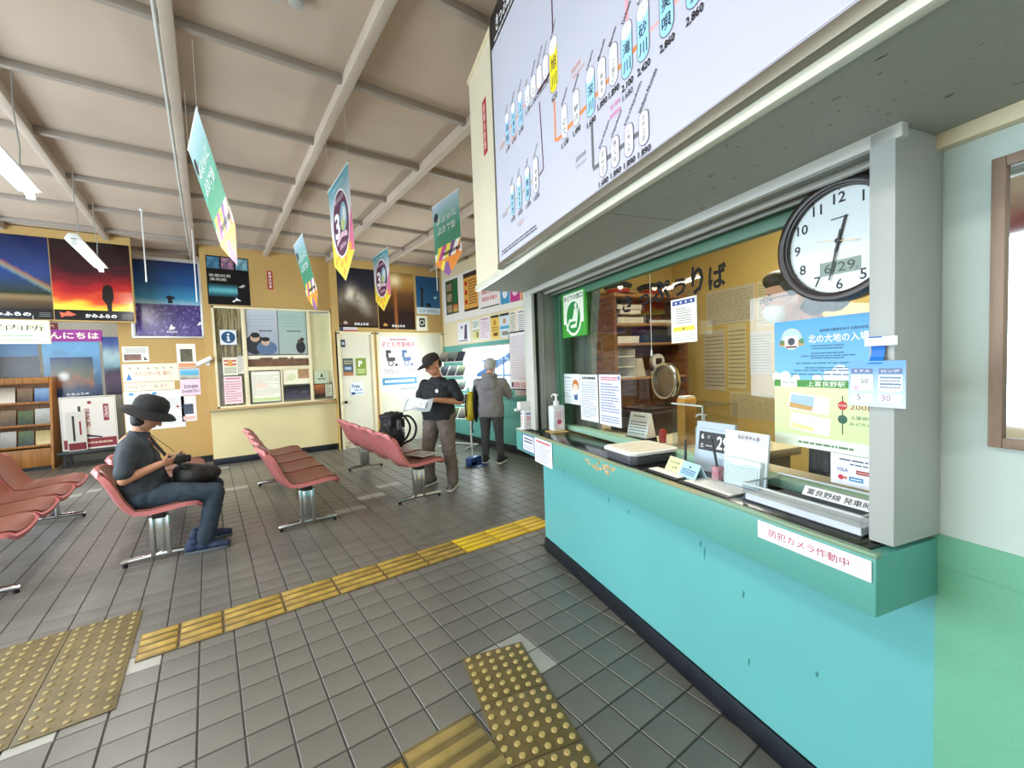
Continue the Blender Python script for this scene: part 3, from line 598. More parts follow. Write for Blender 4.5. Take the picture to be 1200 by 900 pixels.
# wooden brochure rack
M_OAK = wood('oak_veneer', '#b9803f', '#9a6428')
rk = thing('brochure_rack', 'orange-brown wooden brochure rack with three sloping tiers', 'rack', (-2.05, 9.98, 0))
for x in (-1.25, -.03): B().prism([(-.30,0),(.18,0),(.18,1.46),(-.06,1.46),(-.30,.12)], x, x+.03, 'x').obj('side_panel', M_OAK, rk, bev=.002)
B().box(-1.22, -.03, .15, .175, .05, 1.44).obj('back_panel', M_OAK, rk)
B().box(-1.22, -.03, -.09, .17, 1.36, 1.46).obj('top_rail', M_OAK, rk, bev=.003)
B().box(-1.22, -.03, -.28, -.25, .06, .34).obj('bottom_board', M_OAK, rk, bev=.003); B().box(-1.22, -.03, -.25, .16, 0, .06).obj('plinth', M_BLACK, rk)
tiers = [(-.115, 1.06), (-.175, .71), (-.23, .385)]
for y, z in tiers: B().box(-1.22, -.03, y-.005, .15, z-.02, z).box(-1.22, -.03, y-.012, y, z-.02, z+.015).obj('tier', M_OAK, rk, bev=.002)
cols = [('blue', '#2f5fa0', '#8ab0d8'), ('brown', '#4a3c30', '#8a7458'), ('white', '#e6e4dc', '#a8a49c'), ('cream', '#d8c890', '#a89858'), ('green', '#3a5a34', '#86a070'), ('pink', '#d8a8b8', '#f0d8e0'), ('grey', '#8a8e8c', '#c0c4c2'), ('dark green', '#20301e', '#506a40')]
orders = [[0,1,2,6,3,4], [6,7,1,5,2,0], [3,7,6,4,2,1]]
for ti, ((y, z), od) in enumerate(zip(tiers, orders)):
    for k, ci in enumerate(od):
        nmc, a, b = cols[ci]; w_, h_ = .165, .23 + .03*hsh(k, ti)
        sheet('brochure', f'{nmc} brochure on the {("top","middle","bottom")[ti]} tier of the wooden rack', 'brochure', w_, h_, (-2.05 - .12 - .185*k, 9.98 + y + .05, z + h_/2*.97 + .001), 0, d_photo(b, a, k*3 + ti, ttl=None), tilt=rad(-14), t=.006, paper='#e0ddd4', group='brochures in the wooden rack')

# ---------------------------------------------------------------- information window of the back office
iw = struct(B().box(.10,.135,YW-.02,YW+.06,.87,2.45).box(1.80,1.84,YW-.02,YW+.06,.87,2.45).box(.10,1.84,YW-.02,YW+.06,2.42,2.45).box(.10,1.84,YW-.02,YW+.06,.87,.90).box(.48,.535,YW-.015,YW+.05,.87,2.42).box(1.43,1.475,YW-.015,YW+.05,.87,2.42).box(.535,1.43,YW-.012,YW+.05,1.44,1.50).box(.99,1.01,YW-.01,YW+.05,.9,1.44).obj('window_5', M_CREAM, bev=.003))
B().box(-.07, 1.87, YW-.12, YW+.0, .848, .875).obj('sill', wood('sill_wood', '#c8a878', '#b08c5c', stretch=(2,30,30)), iw, bev=.004)
B().box(.135,.48,YW+.02,YW+.024,.9,2.42).obj('pane', M_GLASS, iw); B().box(.535,1.43,YW+.02,YW+.024,1.5,2.42).obj('pane', M_GLASS, iw); B().box(.535,.99,YW+.02,YW+.024,.9,1.44).obj('pane', M_GLASS, iw); B().box(1.01,1.43,YW+.026,YW+.03,.9,1.44).obj('pane', M_GLASS, iw); B().box(1.475,1.80,YW+.02,YW+.024,.9,2.42).obj('pane', M_GLASS, iw)
# curtain of straw strands, cream blind, back boards
cu_ = thing('straw_curtain', 'brown gathered straw-coloured curtain behind the information sign', 'curtain', (.31, YW+.065, .9))
P = []
for j in range(13):
    z = 1.52*j/12; P.append([(-.17 + .34*i/40 + .02*sin(i*1.3 + .5*j)*(.3+abs(z-.55)), .018*sin(i*1.9 + .3*sin(j)), z) for i in range(41)])
B().sheet(P, .006).obj('cloth', mat('straw_cloth', '#a08a62', .8, 0, .35, 12, stretch=(14, 14, .6), var2='#c4b084'), cu_, smooth=60)
bl = thing('cream_blind', 'cream roller blind behind the right information pane', 'blind', (1.64, YW+.05, .9))
B().box(-.16,.16,-.004,.004,.3,1.5).obj('cloth', mat('blind_cloth', '#f8f0c8', .8), bl); B().cyl((-.16,0,1.50),(.16,0,1.50),.018,10).obj('roller', M_WHITE, bl)
struct(B().box(.12,1.83,YW+.145,YW+.16,.86,2.45).obj('wall_info_inner', mat('info_inner', '#d8ccb0', .7), smooth=0))
YI = YW + .018
on_back('info_symbol_sign', 'white square sign with a round blue information symbol', 'sign', .19,.405,1.855,2.085,YI-.02, lambda p: (p.RR(0,0,1,1,.03,'#dde2e4'), p.C(.5,.5,.40,'#1d4a72'), p.R(.45,.24,.55,.56,'#f4f4f4'), p.R(.38,.24,.62,.29,'#f4f4f4'), p.R(.40,.51,.52,.56,'#f4f4f4'), p.C(.5,.70,.07,'#f4f4f4')), paper='#dde2e4', t=.006)
on_back('couple_film_poster', 'grey film poster with two people at its lower left', 'poster', .545,.985,1.70,2.42,YI, lambda p: (p.img(0,0,1,1, lambda x, y: mixh('#8f98a8','#c3c8d2', y+.4*(fbm(x*3,y*3)-.5)),8,8), p.C(.25,.22,.2,'#2e3038',ry=.22), p.C(.25,.37,.09,'#caa890'), p.C(.26,.43,.09,'#241f20',ry=.06), p.C(.62,.14,.2,'#5a7090',ry=.16), p.C(.58,.28,.085,'#caa890'), p.C(.58,.34,.09,'#241f20',ry=.05), p.L(.4,.5,.8,.56,1,'#4a5060'), p.L(.1,.6,.9,.9,4,'#a2aab8',.2)), paper='#aab0bc')
on_back('green_film_poster', 'pale green film poster with two small figures lower right', 'poster', .995,1.42,1.70,2.42,YI, lambda p: (p.img(0,0,1,1, lambda x, y: mixh('#a8b4b0','#a3bfb8', y+.4*(fbm(x*3,y*3,4)-.5)),8,8), p.C(.76,.16,.10,'#25282e',ry=.15), p.C(.72,.30,.045,'#5a4a40'), p.C(.82,.34,.045,'#3a302c'), p.L(.3,.5,.8,.56,1,'#5a6a68'), p.L(.1,.6,.9,.9,4,'#8fb0a8',.2)), paper='#a8b4b0')
on_back('mountain_panorama', 'long panorama photo of brown mountains under the film posters', 'photograph', .54,1.43,1.505,1.68,YI, lambda p: p.img(0,0,1,1, lambda x, y: '#f0e8d4' if y > .62 + .25*fbm(x*9,1,3) else mixh('#33231c','#8a6448',fbm(x*12,y*4)), 40, 8))
on_back('coverage_notice', 'large cream notice with green foot in the information window', 'notice', .57,.975,.93,1.42,YI, lambda p: (p.L(.05,.2,.95,.9,12,'#b8b8a8',.3,3), p.R(.1,.45,.5,.62,'#f0d8c8'), p.R(.02,.02,.98,.13,'#c8d8a0')), paper='#f2eedd')
on_back('map_notice', 'cream map notice with a brown photo corner', 'notice', 1.02,1.43,1.19,1.45,YI-.006, lambda p: (p.R(.55,.35,.98,.98,'#b8946a'), p.L(.58,.45,.95,.95,5,'#6a4a30',.3), p.P([(.1,.3),(.3,.2),(.5,.4),(.4,.7),(.2,.6)],'#d8d8b0')), paper='#f0ead0')
on_back('night_photo_notice', 'dark night landscape photo in the information window', 'photograph', 1.03,1.42,.94,1.17,YI-.006, d_photo('#101018','#4a4658',8))
on_back('striped_notice', 'small notice with red and yellow stripes left of the mullion', 'notice', .20,.40,1.38,1.66,YI, lambda p: (p.R(.1,.75,.9,.85,'#c85040'), p.R(.1,.55,.9,.65,'#c85040'), p.R(.35,.5,.65,.85,'#d8a050'), p.L(.1,.1,.9,.45,4,'#7a8a6a')), paper='#e8e2cc')
on_back('pink_notice', 'small pink notice low in the left information pane', 'notice', .20,.44,.93,1.36,YI, d_doc('#c06080',9,'#f0d4da',7,'#c08090'), paper='#f0d4da')
on_back('side_notice', 'narrow white notice beside the straw curtain', 'notice', .405,.475,1.4,1.68,YI, d_doc(seed=9,n=8), paper='#ece8dc')
on_back('green_mountain_notice', 'pale green notice with a small dark mountain mark', 'notice', 1.50,1.74,1.18,1.40,YI, lambda p: (p.P([(.4,.5),(.5,.85),(.6,.5)],'#304a30'), p.L(.25,.3,.75,.42,1,'#405040',.7)), paper='#cfdcc0')
on_back('festival_photo_notice', 'small red and black festival photo in the right pane', 'photograph', 1.49,1.66,.93,1.16,YI, d_photo('#b86a40','#1a1418',5))
on_back('small_green_notice', 'small pale notice beside the red and black festival photo', 'notice', 1.67,1.78,.95,1.16,YI, d_doc('#608060',6,seed=2), paper='#d8e0c8')
on_back('museum_poster', 'black art museum poster with three small pictures along the top', 'poster', .075,.625,2.475,3.215,YW, d_black, paper='#0a0b0e', glossy=True)
on_back('no_smoking_plate', 'small red vertical plate with white lettering on the yellow office wall', 'sign', .88,.955,2.755,3.055,YW, lambda p: (p.R(.06,.02,.94,.98,'#a02024'), p.TV('駅構内禁煙', .5, .95, .05, '#f0e8e0', .55, bold=.02)), paper='#c03030', t=.004)

# ---------------------------------------------------------------- doors and posters right of the information window
def plain_door(n, x0, x1, m, knob=True, frame=M_CREAM):
    d = struct(B().box(x0, x0+.045, YD-.02, YD+.1, 0, 2.06).box(x1-.045, x1, YD-.02, YD+.1, 0, 2.06).box(x0, x1, YD-.02, YD+.1, 2.03, 2.075).obj(f'door_{n}', frame, bev=.003))
    B().box(x0+.045, x1-.045, YD+.01, YD+.05, .012, 2.03).obj('door_leaf', m, d)
    if knob:
        B().cyl((x0+.085, YD+.01, .83), (x0+.085, YD-.035, .83), .012, 10).ball((x0+.085, YD-.05, .83), .028).obj('door_knob', mat('dark_knob', '#2a2522', .3, .8), d)
        B().box(x0+.045, x1-.045, YD+.003, YD+.011, .012, .12).obj('kick_stain', mat('rust_stain', '#a8865c', .7, 0, .4, 12, var2='#d8cdb0'), d)
    return d
plain_door(1, 1.865, 2.50, mat('door_cream', '#dcd6c0', .5, 0, .05, 2))
plain_door(2, 2.55, 3.90, mat('door_pale', '#ddd8c4', .5, 0, .05, 2), False)
on_back('door_card', 'small dark blue card high on the cream door', 'notice', 1.93,2.0,1.80,1.93,YD+.008, lambda p: p.R(.2,.3,.8,.7,'#b0b8c8'), paper='#26304e')
on_back('door_sticker_dark', 'dark sticker with white symbols on the cream door', 'sticker', 1.945,2.115,1.295,1.60,YD+.008, lambda p: (p.R(0,.2,1,1,'#4a5a4c'), p.R(.1,.3,.9,.55,'#3a6a98'), p.T('FREE', .5,.42,.14,'#f0f0f0',w=.6,bold=.02), p.L(.1,.65,.9,.9,2,'#c8c0a0'), p.R(0,0,1,.2,'#b0704a')), paper='#4a5a4c')
on_back('door_sticker_green', 'green sticker with a white letter on the cream door', 'sticker', 2.165,2.345,1.29,1.60,YD+.008, lambda p: (p.R(0,0,1,1,'#7c9430'), p.T('P', .45,.68,.35,'#f4f4e8',bold=.03), p.L(.1,.1,.9,.4,3,'#dce0a8')), paper='#7c9430')
on_back('wifi_sticker', 'white and blue free Wi-Fi sticker on the cream door', 'sticker', 2.05,2.275,.94,1.165,YD+.008, lambda p: (p.T('Free', .42,.72,.3,'#28487c',w=.6,bold=.03), p.T('Wi-Fi', .6,.4,.22,'#3a68a8',w=.6,bold=.02), p.R(.05,.05,.35,.25,'#28487c'), p.L(.4,.08,.95,.22,1,'#6080b0')), paper='#e4ecf4')
on_back('child_wheelchair_poster', 'pink poster about a child wheelchair on the pale sliding door', 'poster', 2.60,3.34,.95,1.99,YD+.008, d_wheelchair, paper='#f3dfe0')
on_back('storm_cloud_poster', 'dark poster of a glowing storm cloud above the cream door', 'poster', 1.915,2.605,2.15,3.20,YD, d_cloud, paper='#1a1a1a', glossy=True)
on_back('sunbeam_poster', 'dark orange sunset sunbeam poster above the pale sliding door', 'poster', 2.62,3.325,2.13,3.19,YD, d_sunbeam, paper='#1a1a1a', glossy=True)
on_back('accident_prevention_poster', 'blue safety poster with a standing figure in the corner', 'poster', 3.37,3.87,2.44,3.17,YD, d_bluestop, paper='#cfe0e8')
on_back('emblem_card', 'small white card with a black emblem below the blue safety poster', 'notice', 3.35,3.58,2.11,2.40,YD, lambda p: (p.RR(.25,.25,.78,.85,.02,'#20241e'), p.C(.5,.55,.18,'#d8d8c8'), p.C(.5,.55,.12,'#20241e')), paper='#ece8d4')
on_back('door_strip_sign', 'narrow white and red strip sign over the cream door', 'sign', 1.915,2.22,2.085,2.15,YD, lambda p: (p.R(0,.0,.22,1,'#30405a'), p.R(.22,.0,1,.35,'#b03030'), p.L(.25,.5,.95,.9,1,'#50505a')), paper='#f0f0ee')

# ---------------------------------------------------------------- right wall boards
on_right('upper_notice_board', 'wide white board with green and orange posters high on right wall', 'notice board', 7.66, 4.7, 2.26, 3.10, XR-.012, None, t=.02, paper='#ece8e0')
on_right('green_info_poster', 'dark green poster with small photos on the white upper board', 'poster', 7.55,7.06,2.40,3.05,XR-.024, lambda p: (p.R(0,0,1,1,'#3a4a24'), p.R(.62,.3,.95,.98,'#1f6a3a'), [p.img(.1,a,.5,a+.22,lambda x, y, a=a: mixh('#c8b088','#6a4a3a',fbm(x*4,y*4,a*9)),5,5) for a in (.06,.38,.68)], p.img(.6,.05,.95,.26,lambda x,y: mixh('#d8b050','#b8502a',y),3,3)), paper='#3a4a24')
on_right('orange_info_poster', 'orange poster with red discs and black header on upper board', 'poster', 6.84,6.35,2.38,3.06,XR-.024, lambda p: (p.R(0,0,1,1,'#e2a850'), p.R(0,.88,1,1,'#3a2418'), p.R(0,0,1,.06,'#3a2418'), [p.C(.17,y,.07,'#b83020') for y in (.25,.5,.74)], p.L(.35,.15,.9,.82,9,'#7a4a28',.4)), paper='#e2a850')
on_right('red_lettered_poster', 'white poster with red lettering on the white upper board', 'poster', 6.27,5.70,2.36,2.82,XR-.024, lambda p: (p.R(0,.8,1,1,'#d86048'), p.T('運転士募集', .5,.6,.2,'#c83038',w=.85,bold=.02), p.T('乗務員 募集中', .5,.32,.16,'#d05a60',w=.8,bold=.02), p.R(0,0,1,.04,'#303030')), paper='#f4ece8')
for k, (nm, c, a) in enumerate((('blue', '#3f9ac8', '#e8f0f4'), ('magenta', '#c03a88', '#f4d0e0'), ('orange', '#e8882a', '#3a2a20'))):
    y0 = 5.66 - .27*k
    on_right('colour_leaflet', f'small {nm} leaflet at the near end of the white upper board', 'leaflet', y0, y0-.25, 2.35, 2.70, XR-.024, lambda p, c=c, a=a: (p.R(0,0,1,1,c), p.C(.5,.45,.20,a), p.L(.1,.82,.9,.94,1,'#ffffff',.6)), paper=c)
specs = [(7.18,6.70,'black and white notice with a purple figure','#f0eef2',lambda p: (p.P([(.5,.15),(.75,.15),(.75,.85),(.6,.85),(.55,.5)],'#4a3a60'), p.C(.35,.75,.08,'#303040'), p.L(.1,.05,.8,.12,1,'#302a40',.8))),
    (6.62,6.39,'pale green notice with yellow lower half','#e6ece4',lambda p: (p.R(.04,.05,.96,.46,'#dcd490'), p.R(0,.47,1,.5,'#505848'), p.L(.1,.6,.9,.9,5,'#7a9080'), p.R(.6,.15,.85,.4,'#6a5a30'))),
    (6.36,6.04,'pale pink notice full of fine print','#ece2ea',d_doc('#a06a90',12,seed=5,ink='#c0a0b8')),
    (6.01,5.77,'yellow notice with a black header','#e8c860',lambda p: (p.R(0,.9,1,1,'#302418'), p.C(.5,.68,.12,'#c88a3a'), p.R(.1,.45,.9,.5,'#a86a2a'), p.R(.3,.1,.8,.25,'#6a4420'), p.L(.1,.3,.9,.42,2,'#8a6028'))),
    (5.74,5.48,'light blue notice with a dark header','#d2e2ea',lambda p: (p.R(0,.9,1,1,'#283038'), p.R(.0,.35,1,.48,'#58a8c8'), p.C(.5,.68,.12,'#c89a6a'), p.R(.2,.08,.85,.25,'#8a8a78'))),
    (5.46,5.30,'narrow cream notice','#ece8d8',d_doc(seed=8)), (5.27,4.95,'white notice with fine print beside the timetable','#f2f2f0',d_doc(seed=12,n=10))]
for y0, y1, lab, pp, dr in specs:
    on_right('wall_notice', lab + ' above the platform window', 'notice', y0, y1, 1.83, 2.21, XR, dr, paper=pp)
tt = thing('timetable_board', 'black-framed timetable board beside the platform window', 'notice board', (XR-.035, 5.19, .99), rad(-90))
B().box(-.25,.25,-.015,.015,0,.90).obj('frame', M_BLACK, tt, bev=.004)
p = Print(.46,.86,.032); p.R(0,0,1,1,'#ece8ea'); p.L(.06,.16,.94,.95,26,'#a898a8',.4,3,True); p.R(.04,.02,.5,.12,'#d8a0a8'); p.R(.04,.03,.14,.12,'#30304a'); p.R(.55,.02,.96,.12,'#e0b0b0'); o = p.build(tt); o.location = (0,0,.45)
on_right('leaflet_under_timetable', 'small pink leaflet below the black-framed timetable', 'leaflet', 5.35,5.05,.905,.985,XR-.02, d_doc('#a05060',3,'#e8c8c8',3), paper='#e8c8c8')
# ---------------------------------------------------------------- fare board on the overhead box
FB0, FB1, FZ0, FZ1 = 2.125, -1.25, 1.918, 3.16       # left edge u, right edge u, bottom, top
fw, fh = FB0 - FB1, FZ1 - FZ0
fb = thing('fare_board', 'huge white backlit railway fare map above the ticket window', 'sign', cw(.762, (FB0+FB1)/2, (FZ0+FZ1)/2), rad(-90) + CR)
B().box(-fw/2, fw/2, -.006, .02, -fh/2, fh/2).obj('panel', mat('backlit_acrylic', '#c2c4d4', .3, 0, .01, 2, emit=.06, emit_col='#eeecf8'), fb, smooth=0)
B().box(-fw/2-.012, -fw/2, -.012, .02, -fh/2-.012, fh/2).box(-fw/2-.012, fw/2, -.014, .02, -fh/2-.03, -fh/2).obj('frame', mat('board_frame', '#7d786a', .4, .5, .05, 6), fb, bev=.002)
p = Print(fw, fh, .012); p.dk = 0.000006
def bx(u): return (FB0 - u)/fw
def bz(z): return (z - FZ0)/fh
S_ = fw/fh
def seg(u0, z0, u1, z1, c, th=.012):
    d = Vector((u1-u0, z1-z0)); d.normalize(); n = Vector((-d.y, d.x))*th/2
    p.P([(bx(u0+n.x), bz(z0+n.y)), (bx(u1+n.x), bz(z1+n.y)), (bx(u1-n.x), bz(z1-n.y)), (bx(u0-n.x), bz(z0-n.y))], c)
def station(name, code, roma, price, u, zt, zb, col='#ffffff', w=.044, ink='#1c2430', extra=None):
    x0, x1 = bx(u + w/2), bx(u - w/2)
    p.RR(x0 - .0008, bz(zb) - .002, x1 + .0008, bz(zt) + .002, w/2 + .002, '#7a7a90'); p.RR(x0, bz(zb), x1, bz(zt), w/2, col)
    zc = zt - w*.85
    if code:
        if col != '#ffffff': p.RR(x0, bz(zc - .004), x1, bz(zt), w/2, '#ffffff')
        p.T(code[0], bx(u), bz(zt - w*.32), .016/fh*.55, '#3a2a40'); p.T(code[1:], bx(u), bz(zt - w*.66), .016/fh*.6, '#3a2a40')
    top = zc - .006 if code else zt - .008
    n = len(name); H_ = (top - zb - .008)
    for i, ch in enumerate(name):
        z = top - H_*(i + .5)/n; hh = min(w*.72, H_/n*.8)
        p.T(ch, bx(u), bz(z), (hh if ch not in '一' else hh*.15)/fh, ink, w=hh*.95/fw, bold=.03)
    if roma: p.T(roma, bx(u + .018 - .0033*len(roma)*.72), bz(zt + .004 + .0033*len(roma)*.74), .0135/fh, '#20202a', w=.0066*len(roma)/fw, rot=rad(46), bold=.015)
    if price: p.T(price, bx(u), bz(zb - .020), .023/fh, '#18181f', w=.052/fw if len(price) > 3 else None, bold=.02)
BL = '#9fd4f4'; OR = '#dd8a4c'
p.P([(0, bz(2.995)), (bx(1.70), bz(2.995)), (bx(1.62), 1), (0, 1)], '#16161a'); p.T('きっぷ運賃表', bx(1.90), bz(3.075), .075/fh, '#f4f4f4', w=.30/fw, bold=.02); p.L(bx(2.08), bz(3.005), bx(1.75), bz(3.03), 1, '#c0c0c8', .6)
seg(1.45, 2.365, 1.45, 2.215, OR); seg(1.45, 2.215, 1.42, 2.208, OR); seg(1.43, 2.208, .93, 2.222, OR, .014); seg(.93, 2.222, .45, 2.222, '#e8b0b0', .010)
seg(1.98, 2.50, 1.45, 2.505, '#e0a088', .010); seg(1.60, 2.47, 1.45, 2.48, '#4a2030', .012); seg(1.578, 2.43, 1.56, 2.16, '#4a1c34', .008); seg(1.56, 2.16, 1.60, 2.15, '#4a1c34', .008)
seg(2.0, 2.15, 1.60, 2.16, '#b0aca0', .009); seg(1.445, 2.60, 1.445, 3.1, '#5a3048', .010); seg(1.007, 2.32, 1.007, 3.0, '#f0a8b8', .014)
seg(1.198, 2.14, 1.196, 2.005, '#6a6c70', .014); seg(1.198, 2.0, .95, 1.995, '#6a6c70', .014)
station('旭川', 'A28', 'Asahikawa', '620', 1.448, 2.585, 2.392, '#f4e02a', .062)
for nm, cd, ro, pr_, u in (('永山', 'A31', 'Nagayama', '1,290', 1.515), ('北日ノ出', 'A32', 'Kita-Hinode', '1,130', 1.573), ('桜岡', 'A33', 'Sakuraoka', '1,130', 1.632), ('当麻', 'A34', 'Toma', '1,130', 1.694)): station(nm, cd, ro, pr_, u, 2.565, 2.48)
for nm, cd, u in (('上川', 'A43', 1.774), ('丸瀬布', 'A49', 1.86), ('遠軽', 'A50', 1.943)): station(nm, cd, 'Engaru' if u > 1.9 else 'Kamikawa', '2,100', u, 2.585, 2.44, BL)
for nm, cd, ro, pr_, u, c in (('近文', 'A27', 'Chikabumi', '1,130', 1.377, '#ffffff'), ('納内', 'A25', 'Osamunai', '1,490', 1.292, '#ffffff'), ('深川', 'A24', 'Fukagawa', '1,680', 1.20, BL), ('妹背牛', 'A23', 'Moseushi', '1,890', 1.135, '#ffffff'), ('江部乙', 'A22', 'Ebeotsu', '1,890', 1.074, '#ffffff'), ('滝川', 'A21', 'Takikawa', '2,100', 1.010, BL), ('砂川', 'A20', 'Sunagawa', '2,420', .940, BL), ('美唄', 'A17', 'Bibai', '2,860', .852, BL), ('岩見沢', 'A13', 'Iwamizawa', '2,860', .764, BL), ('江別', 'A08', 'Ebetsu', '3,190', .67, '#ffffff'), ('札幌', 'A01', 'Sapporo', '3,740', .58, BL)):
    station(nm, cd, ro, pr_, u, 2.315 if c == BL else 2.302, 2.168 if c == BL else 2.188, c, .046 if c == BL else .040)
p.T('1,680', bx(1.01), bz(2.122), .020/fh, '#20202a', w=.046/fw); p.T('旭川経由', bx(1.07), bz(2.13), .013/fh, '#e060a8', w=.05/fw); p.T('富良野経由', bx(1.07), bz(2.105), .013/fh, '#e060a8', w=.055/fw)
p.T('函館本線', bx(1.285), bz(2.375), .016/fh, '#d88868', w=.06/fw); p.T('Hakodate Line', bx(1.27), bz(2.352), .013/fh, '#e0a898', w=.08/fw)
p.T('留萌本線', bx(1.27), bz(2.075), .018/fh, '#84848a', w=.066/fw); p.T('Rumoi Line', bx(1.27), bz(2.052), .014/fh, '#a0a0a8', w=.066/fw)
for nm, ro, pr_, u in (('北一已', 'Kita-Ichiyan', '1,680', 1.139), ('秩父別', 'Chippubetsu', '1,890', 1.074), ('北秩父別', 'Kita-Chippubetsu', '1,890', 1.008), ('石狩沼田', 'Ishikari-Numata', '1,890', .944)): station(nm, '', ro, pr_, u, 2.04, 1.954, '#fbfbff', .036)
for nm, cd, u in (('富良野', 'T30', 1.905), ('中富良野', 'F42', 1.815), ('美瑛', 'F37', 1.72), ('神楽岡', 'F29', 1.631)): station(nm, cd, 'Furano' if u > 1.7 else 'Kaguraoka', '1,070', u, 2.235, 2.095, BL if u > 1.7 else '#ffffff')
for u, z, c in ((2.02, 2.47, '#e0a088'), (2.02, 2.135, '#9a968c'), (1.86, 2.43, '#e8b0a0'), (1.82, 2.03, '#c8a8a0')): p.L(bx(u+.03), bz(z-.012), bx(u-.04), bz(z+.012), 2, c, .4)
p.L(bx(2.08), bz(1.945), bx(1.64), bz(1.972), 2, '#40404a', .35)
seg(2.1, 1.926, -1.2, 1.926, '#d8d6e6', .002)
p.build(fb, m=print_mat('backlit_print', .3, .10))
sh = on_c('no_smoking_sticker', 'narrow red vertical sticker on the cream panel left of the fare map', 'sticker', 2.40, 2.335, 2.60, 2.90, .785, lambda p: (p.R(.1,.03,.9,.97,'#a01f26'), p.R(.18,.05,.82,.95,'#b42a30'), p.TV('駅構内禁煙', .5, .93, .07, '#f0e0d8', .5, bold=.02)), paper='#c43a3c')

# ---------------------------------------------------------------- things on the ticket glass
GV = 1.331
def glyph(ch, u, z, h, w, bold=.03):
    vs, fs, tw, th = text_mesh(ch, bold)
    return [(GV - .001, u - (a/tw - .5)*w, z + (b/th - .5)*h) for a, b in vs], fs
for ch, u, z, h, w in (('き', 1.825, 1.672, .085, .085), ('っ', 1.69, 1.672, .055, .075), ('ぷ', 1.575, 1.695, .095, .125), ('う', 1.455, 1.69, .075, .075), ('り', 1.355, 1.70, .115, .065), ('ば', 1.255, 1.695, .095, .085)):
    a, f = glyph(ch, u, z, h, w); B().add(a, f).obj('letter', mat('black_lettering', '#050505', .8), fr, smooth=0)
def d_ticketposter(p):
    p.img(0,.53,1,1, lambda x, y: mixh('#7cc0e4', '#4ba4d8', y), 4, 6)
    for x, y, r in ((.02,.55,.05),(.10,.55,.06),(.2,.54,.04),(.38,.54,.045),(.48,.56,.06),(.56,.58,.08),(.66,.56,.06),(.76,.545,.04),(.88,.56,.05),(.97,.55,.05)): p.C(x, y, r*.8, '#f4f8fa')
    p.C(.16,.855,.085,'#d8ccb0'); p.C(.16,.855,.079,'#b8dce4'); p.R(.05,.80,.27,.845,'#c89a50'); p.P([(.10,.79),(.10,.88),(.22,.88),(.22,.79)],'#f0ece4'); p.C(.16,.835,.03,'#303848'); p.R(.11,.785,.21,.80,'#8a3a30'); p.C(.075,.83,.02,'#5a7a40'); p.C(.25,.835,.02,'#4a8a50')
    p.T('北の大地の入場券', .57, .845, .062, '#ffffff', w=.52, bold=.025); p.T('北海道の鉄道をめぐる旅の記念', .58, .905, .022, '#24507a', w=.36, bold=.01)
    for k, (y, w_) in enumerate(((.79,.26),(.77,.24),(.735,.26),(.715,.42),(.698,.26),(.66,.52),(.625,.36),(.605,.55),(.575,.62))): p.L(.46-w_/2, y-.008, .46+w_/2, y+.008, 1, '#2f6c9c', .55, k+3, True)
    p.R(0,.475,1,.53,'#3f8f28'); p.R(.06,.47,.21,.545,'#f0f0ec'); p.T('No.36', .135,.51,.02,'#303030',w=.10); p.T('上富良野駅', .45, .503, .040, '#f4f4e8', w=.30, bold=.02)
    p.img(0,.08,1,.475, lambda x, y: mixh('#cfe2a0','#e2edb4', y + .3*(fbm(x*3,y*3)-.5)), 8, 8); p.R(0,0,1,.09,'#e4f0dc'); p.L(.22,.03,.66,.05,1,'#608060',.8,3,True)
    for x0, y0, c1, c2 in ((.13,.28,'#a8c8d8','#caa058'),(.14,.12,'#e0e4f0','#e8dc9c')):
        p.P([(x0,y0+.02),(x0+.34,y0-.01),(x0+.35,y0+.12),(x0+.02,y0+.15)], '#f2f2f4'); p.P([(x0+.02,y0+.06),(x0+.22,y0+.035),(x0+.23,y0+.12),(x0+.03,y0+.135)], c1); p.P([(x0+.01,y0+.03),(x0+.21,y0+.01),(x0+.215,y0+.045),(x0+.015,y0+.07)], c2)
    p.R(.576,.14,.584,.42,'#20402c'); p.C(.58,.35,.032,'#c8302a'); p.C(.58,.25,.032,'#1f5a3c'); p.T('200円', .73, .345, .042, '#a83a28', w=.19, bold=.01); p.T('発売額', .58,.35,.012,'#ffffff',w=.06); p.T('上富良野駅', .74,.27,.025,'#2f6a4a',w=.21); p.T('みどりの窓口', .75,.225,.025,'#2f6a4a',w=.24)
    p.C(.80,.12,.03,'#e8c89a'); p.C(.87,.11,.025,'#e8c89a')
on_c('ticket_poster', 'blue and pale green platform ticket poster lettered 北の大地の入場券', 'poster', 1.019, .655, 1.09, 1.492, GV, d_ticketposter, paper='#f2f2f0')
def d_visa(p):
    p.L(.12,.80,.98,.88,1,'#404a70',.6,2,True); p.L(.26,.68,.98,.75,1,'#404a70',.6,3,True)
    p.T('VISA', .16,.50,.12,'#2a3a80',w=.16,bold=.02); p.R(.34,.43,.52,.56,'#a02a30'); p.L(.36,.47,.5,.52,1,'#f0d0c0'); p.R(.58,.43,.72,.57,'#3a3a4a'); p.R(.78,.42,.90,.58,'#2a7ac0'); p.R(.95,.42,1,.58,'#c05040')
    p.C(.14,.25,.085,'#c03040'); p.C(.20,.25,.05,'#d07050'); p.R(.25,.18,.43,.32,'#3a8ac0'); p.L(.27,.22,.41,.28,1,'#ffffff'); p.C(.54,.25,.085,'#202428'); p.C(.55,.25,.05,'#e0e0e0'); p.RR(.65,.17,.78,.34,.004,'#c03a40'); p.RR(.67,.19,.76,.32,.003,'#f4f4f4'); p.R(.86,.17,.99,.32,'#a0283a')
on_c('card_brand_notice', 'white notice of coloured payment card logos on the ticket glass', 'notice', .842, .64, .998, 1.088, GV, d_visa, paper='#eceef6')
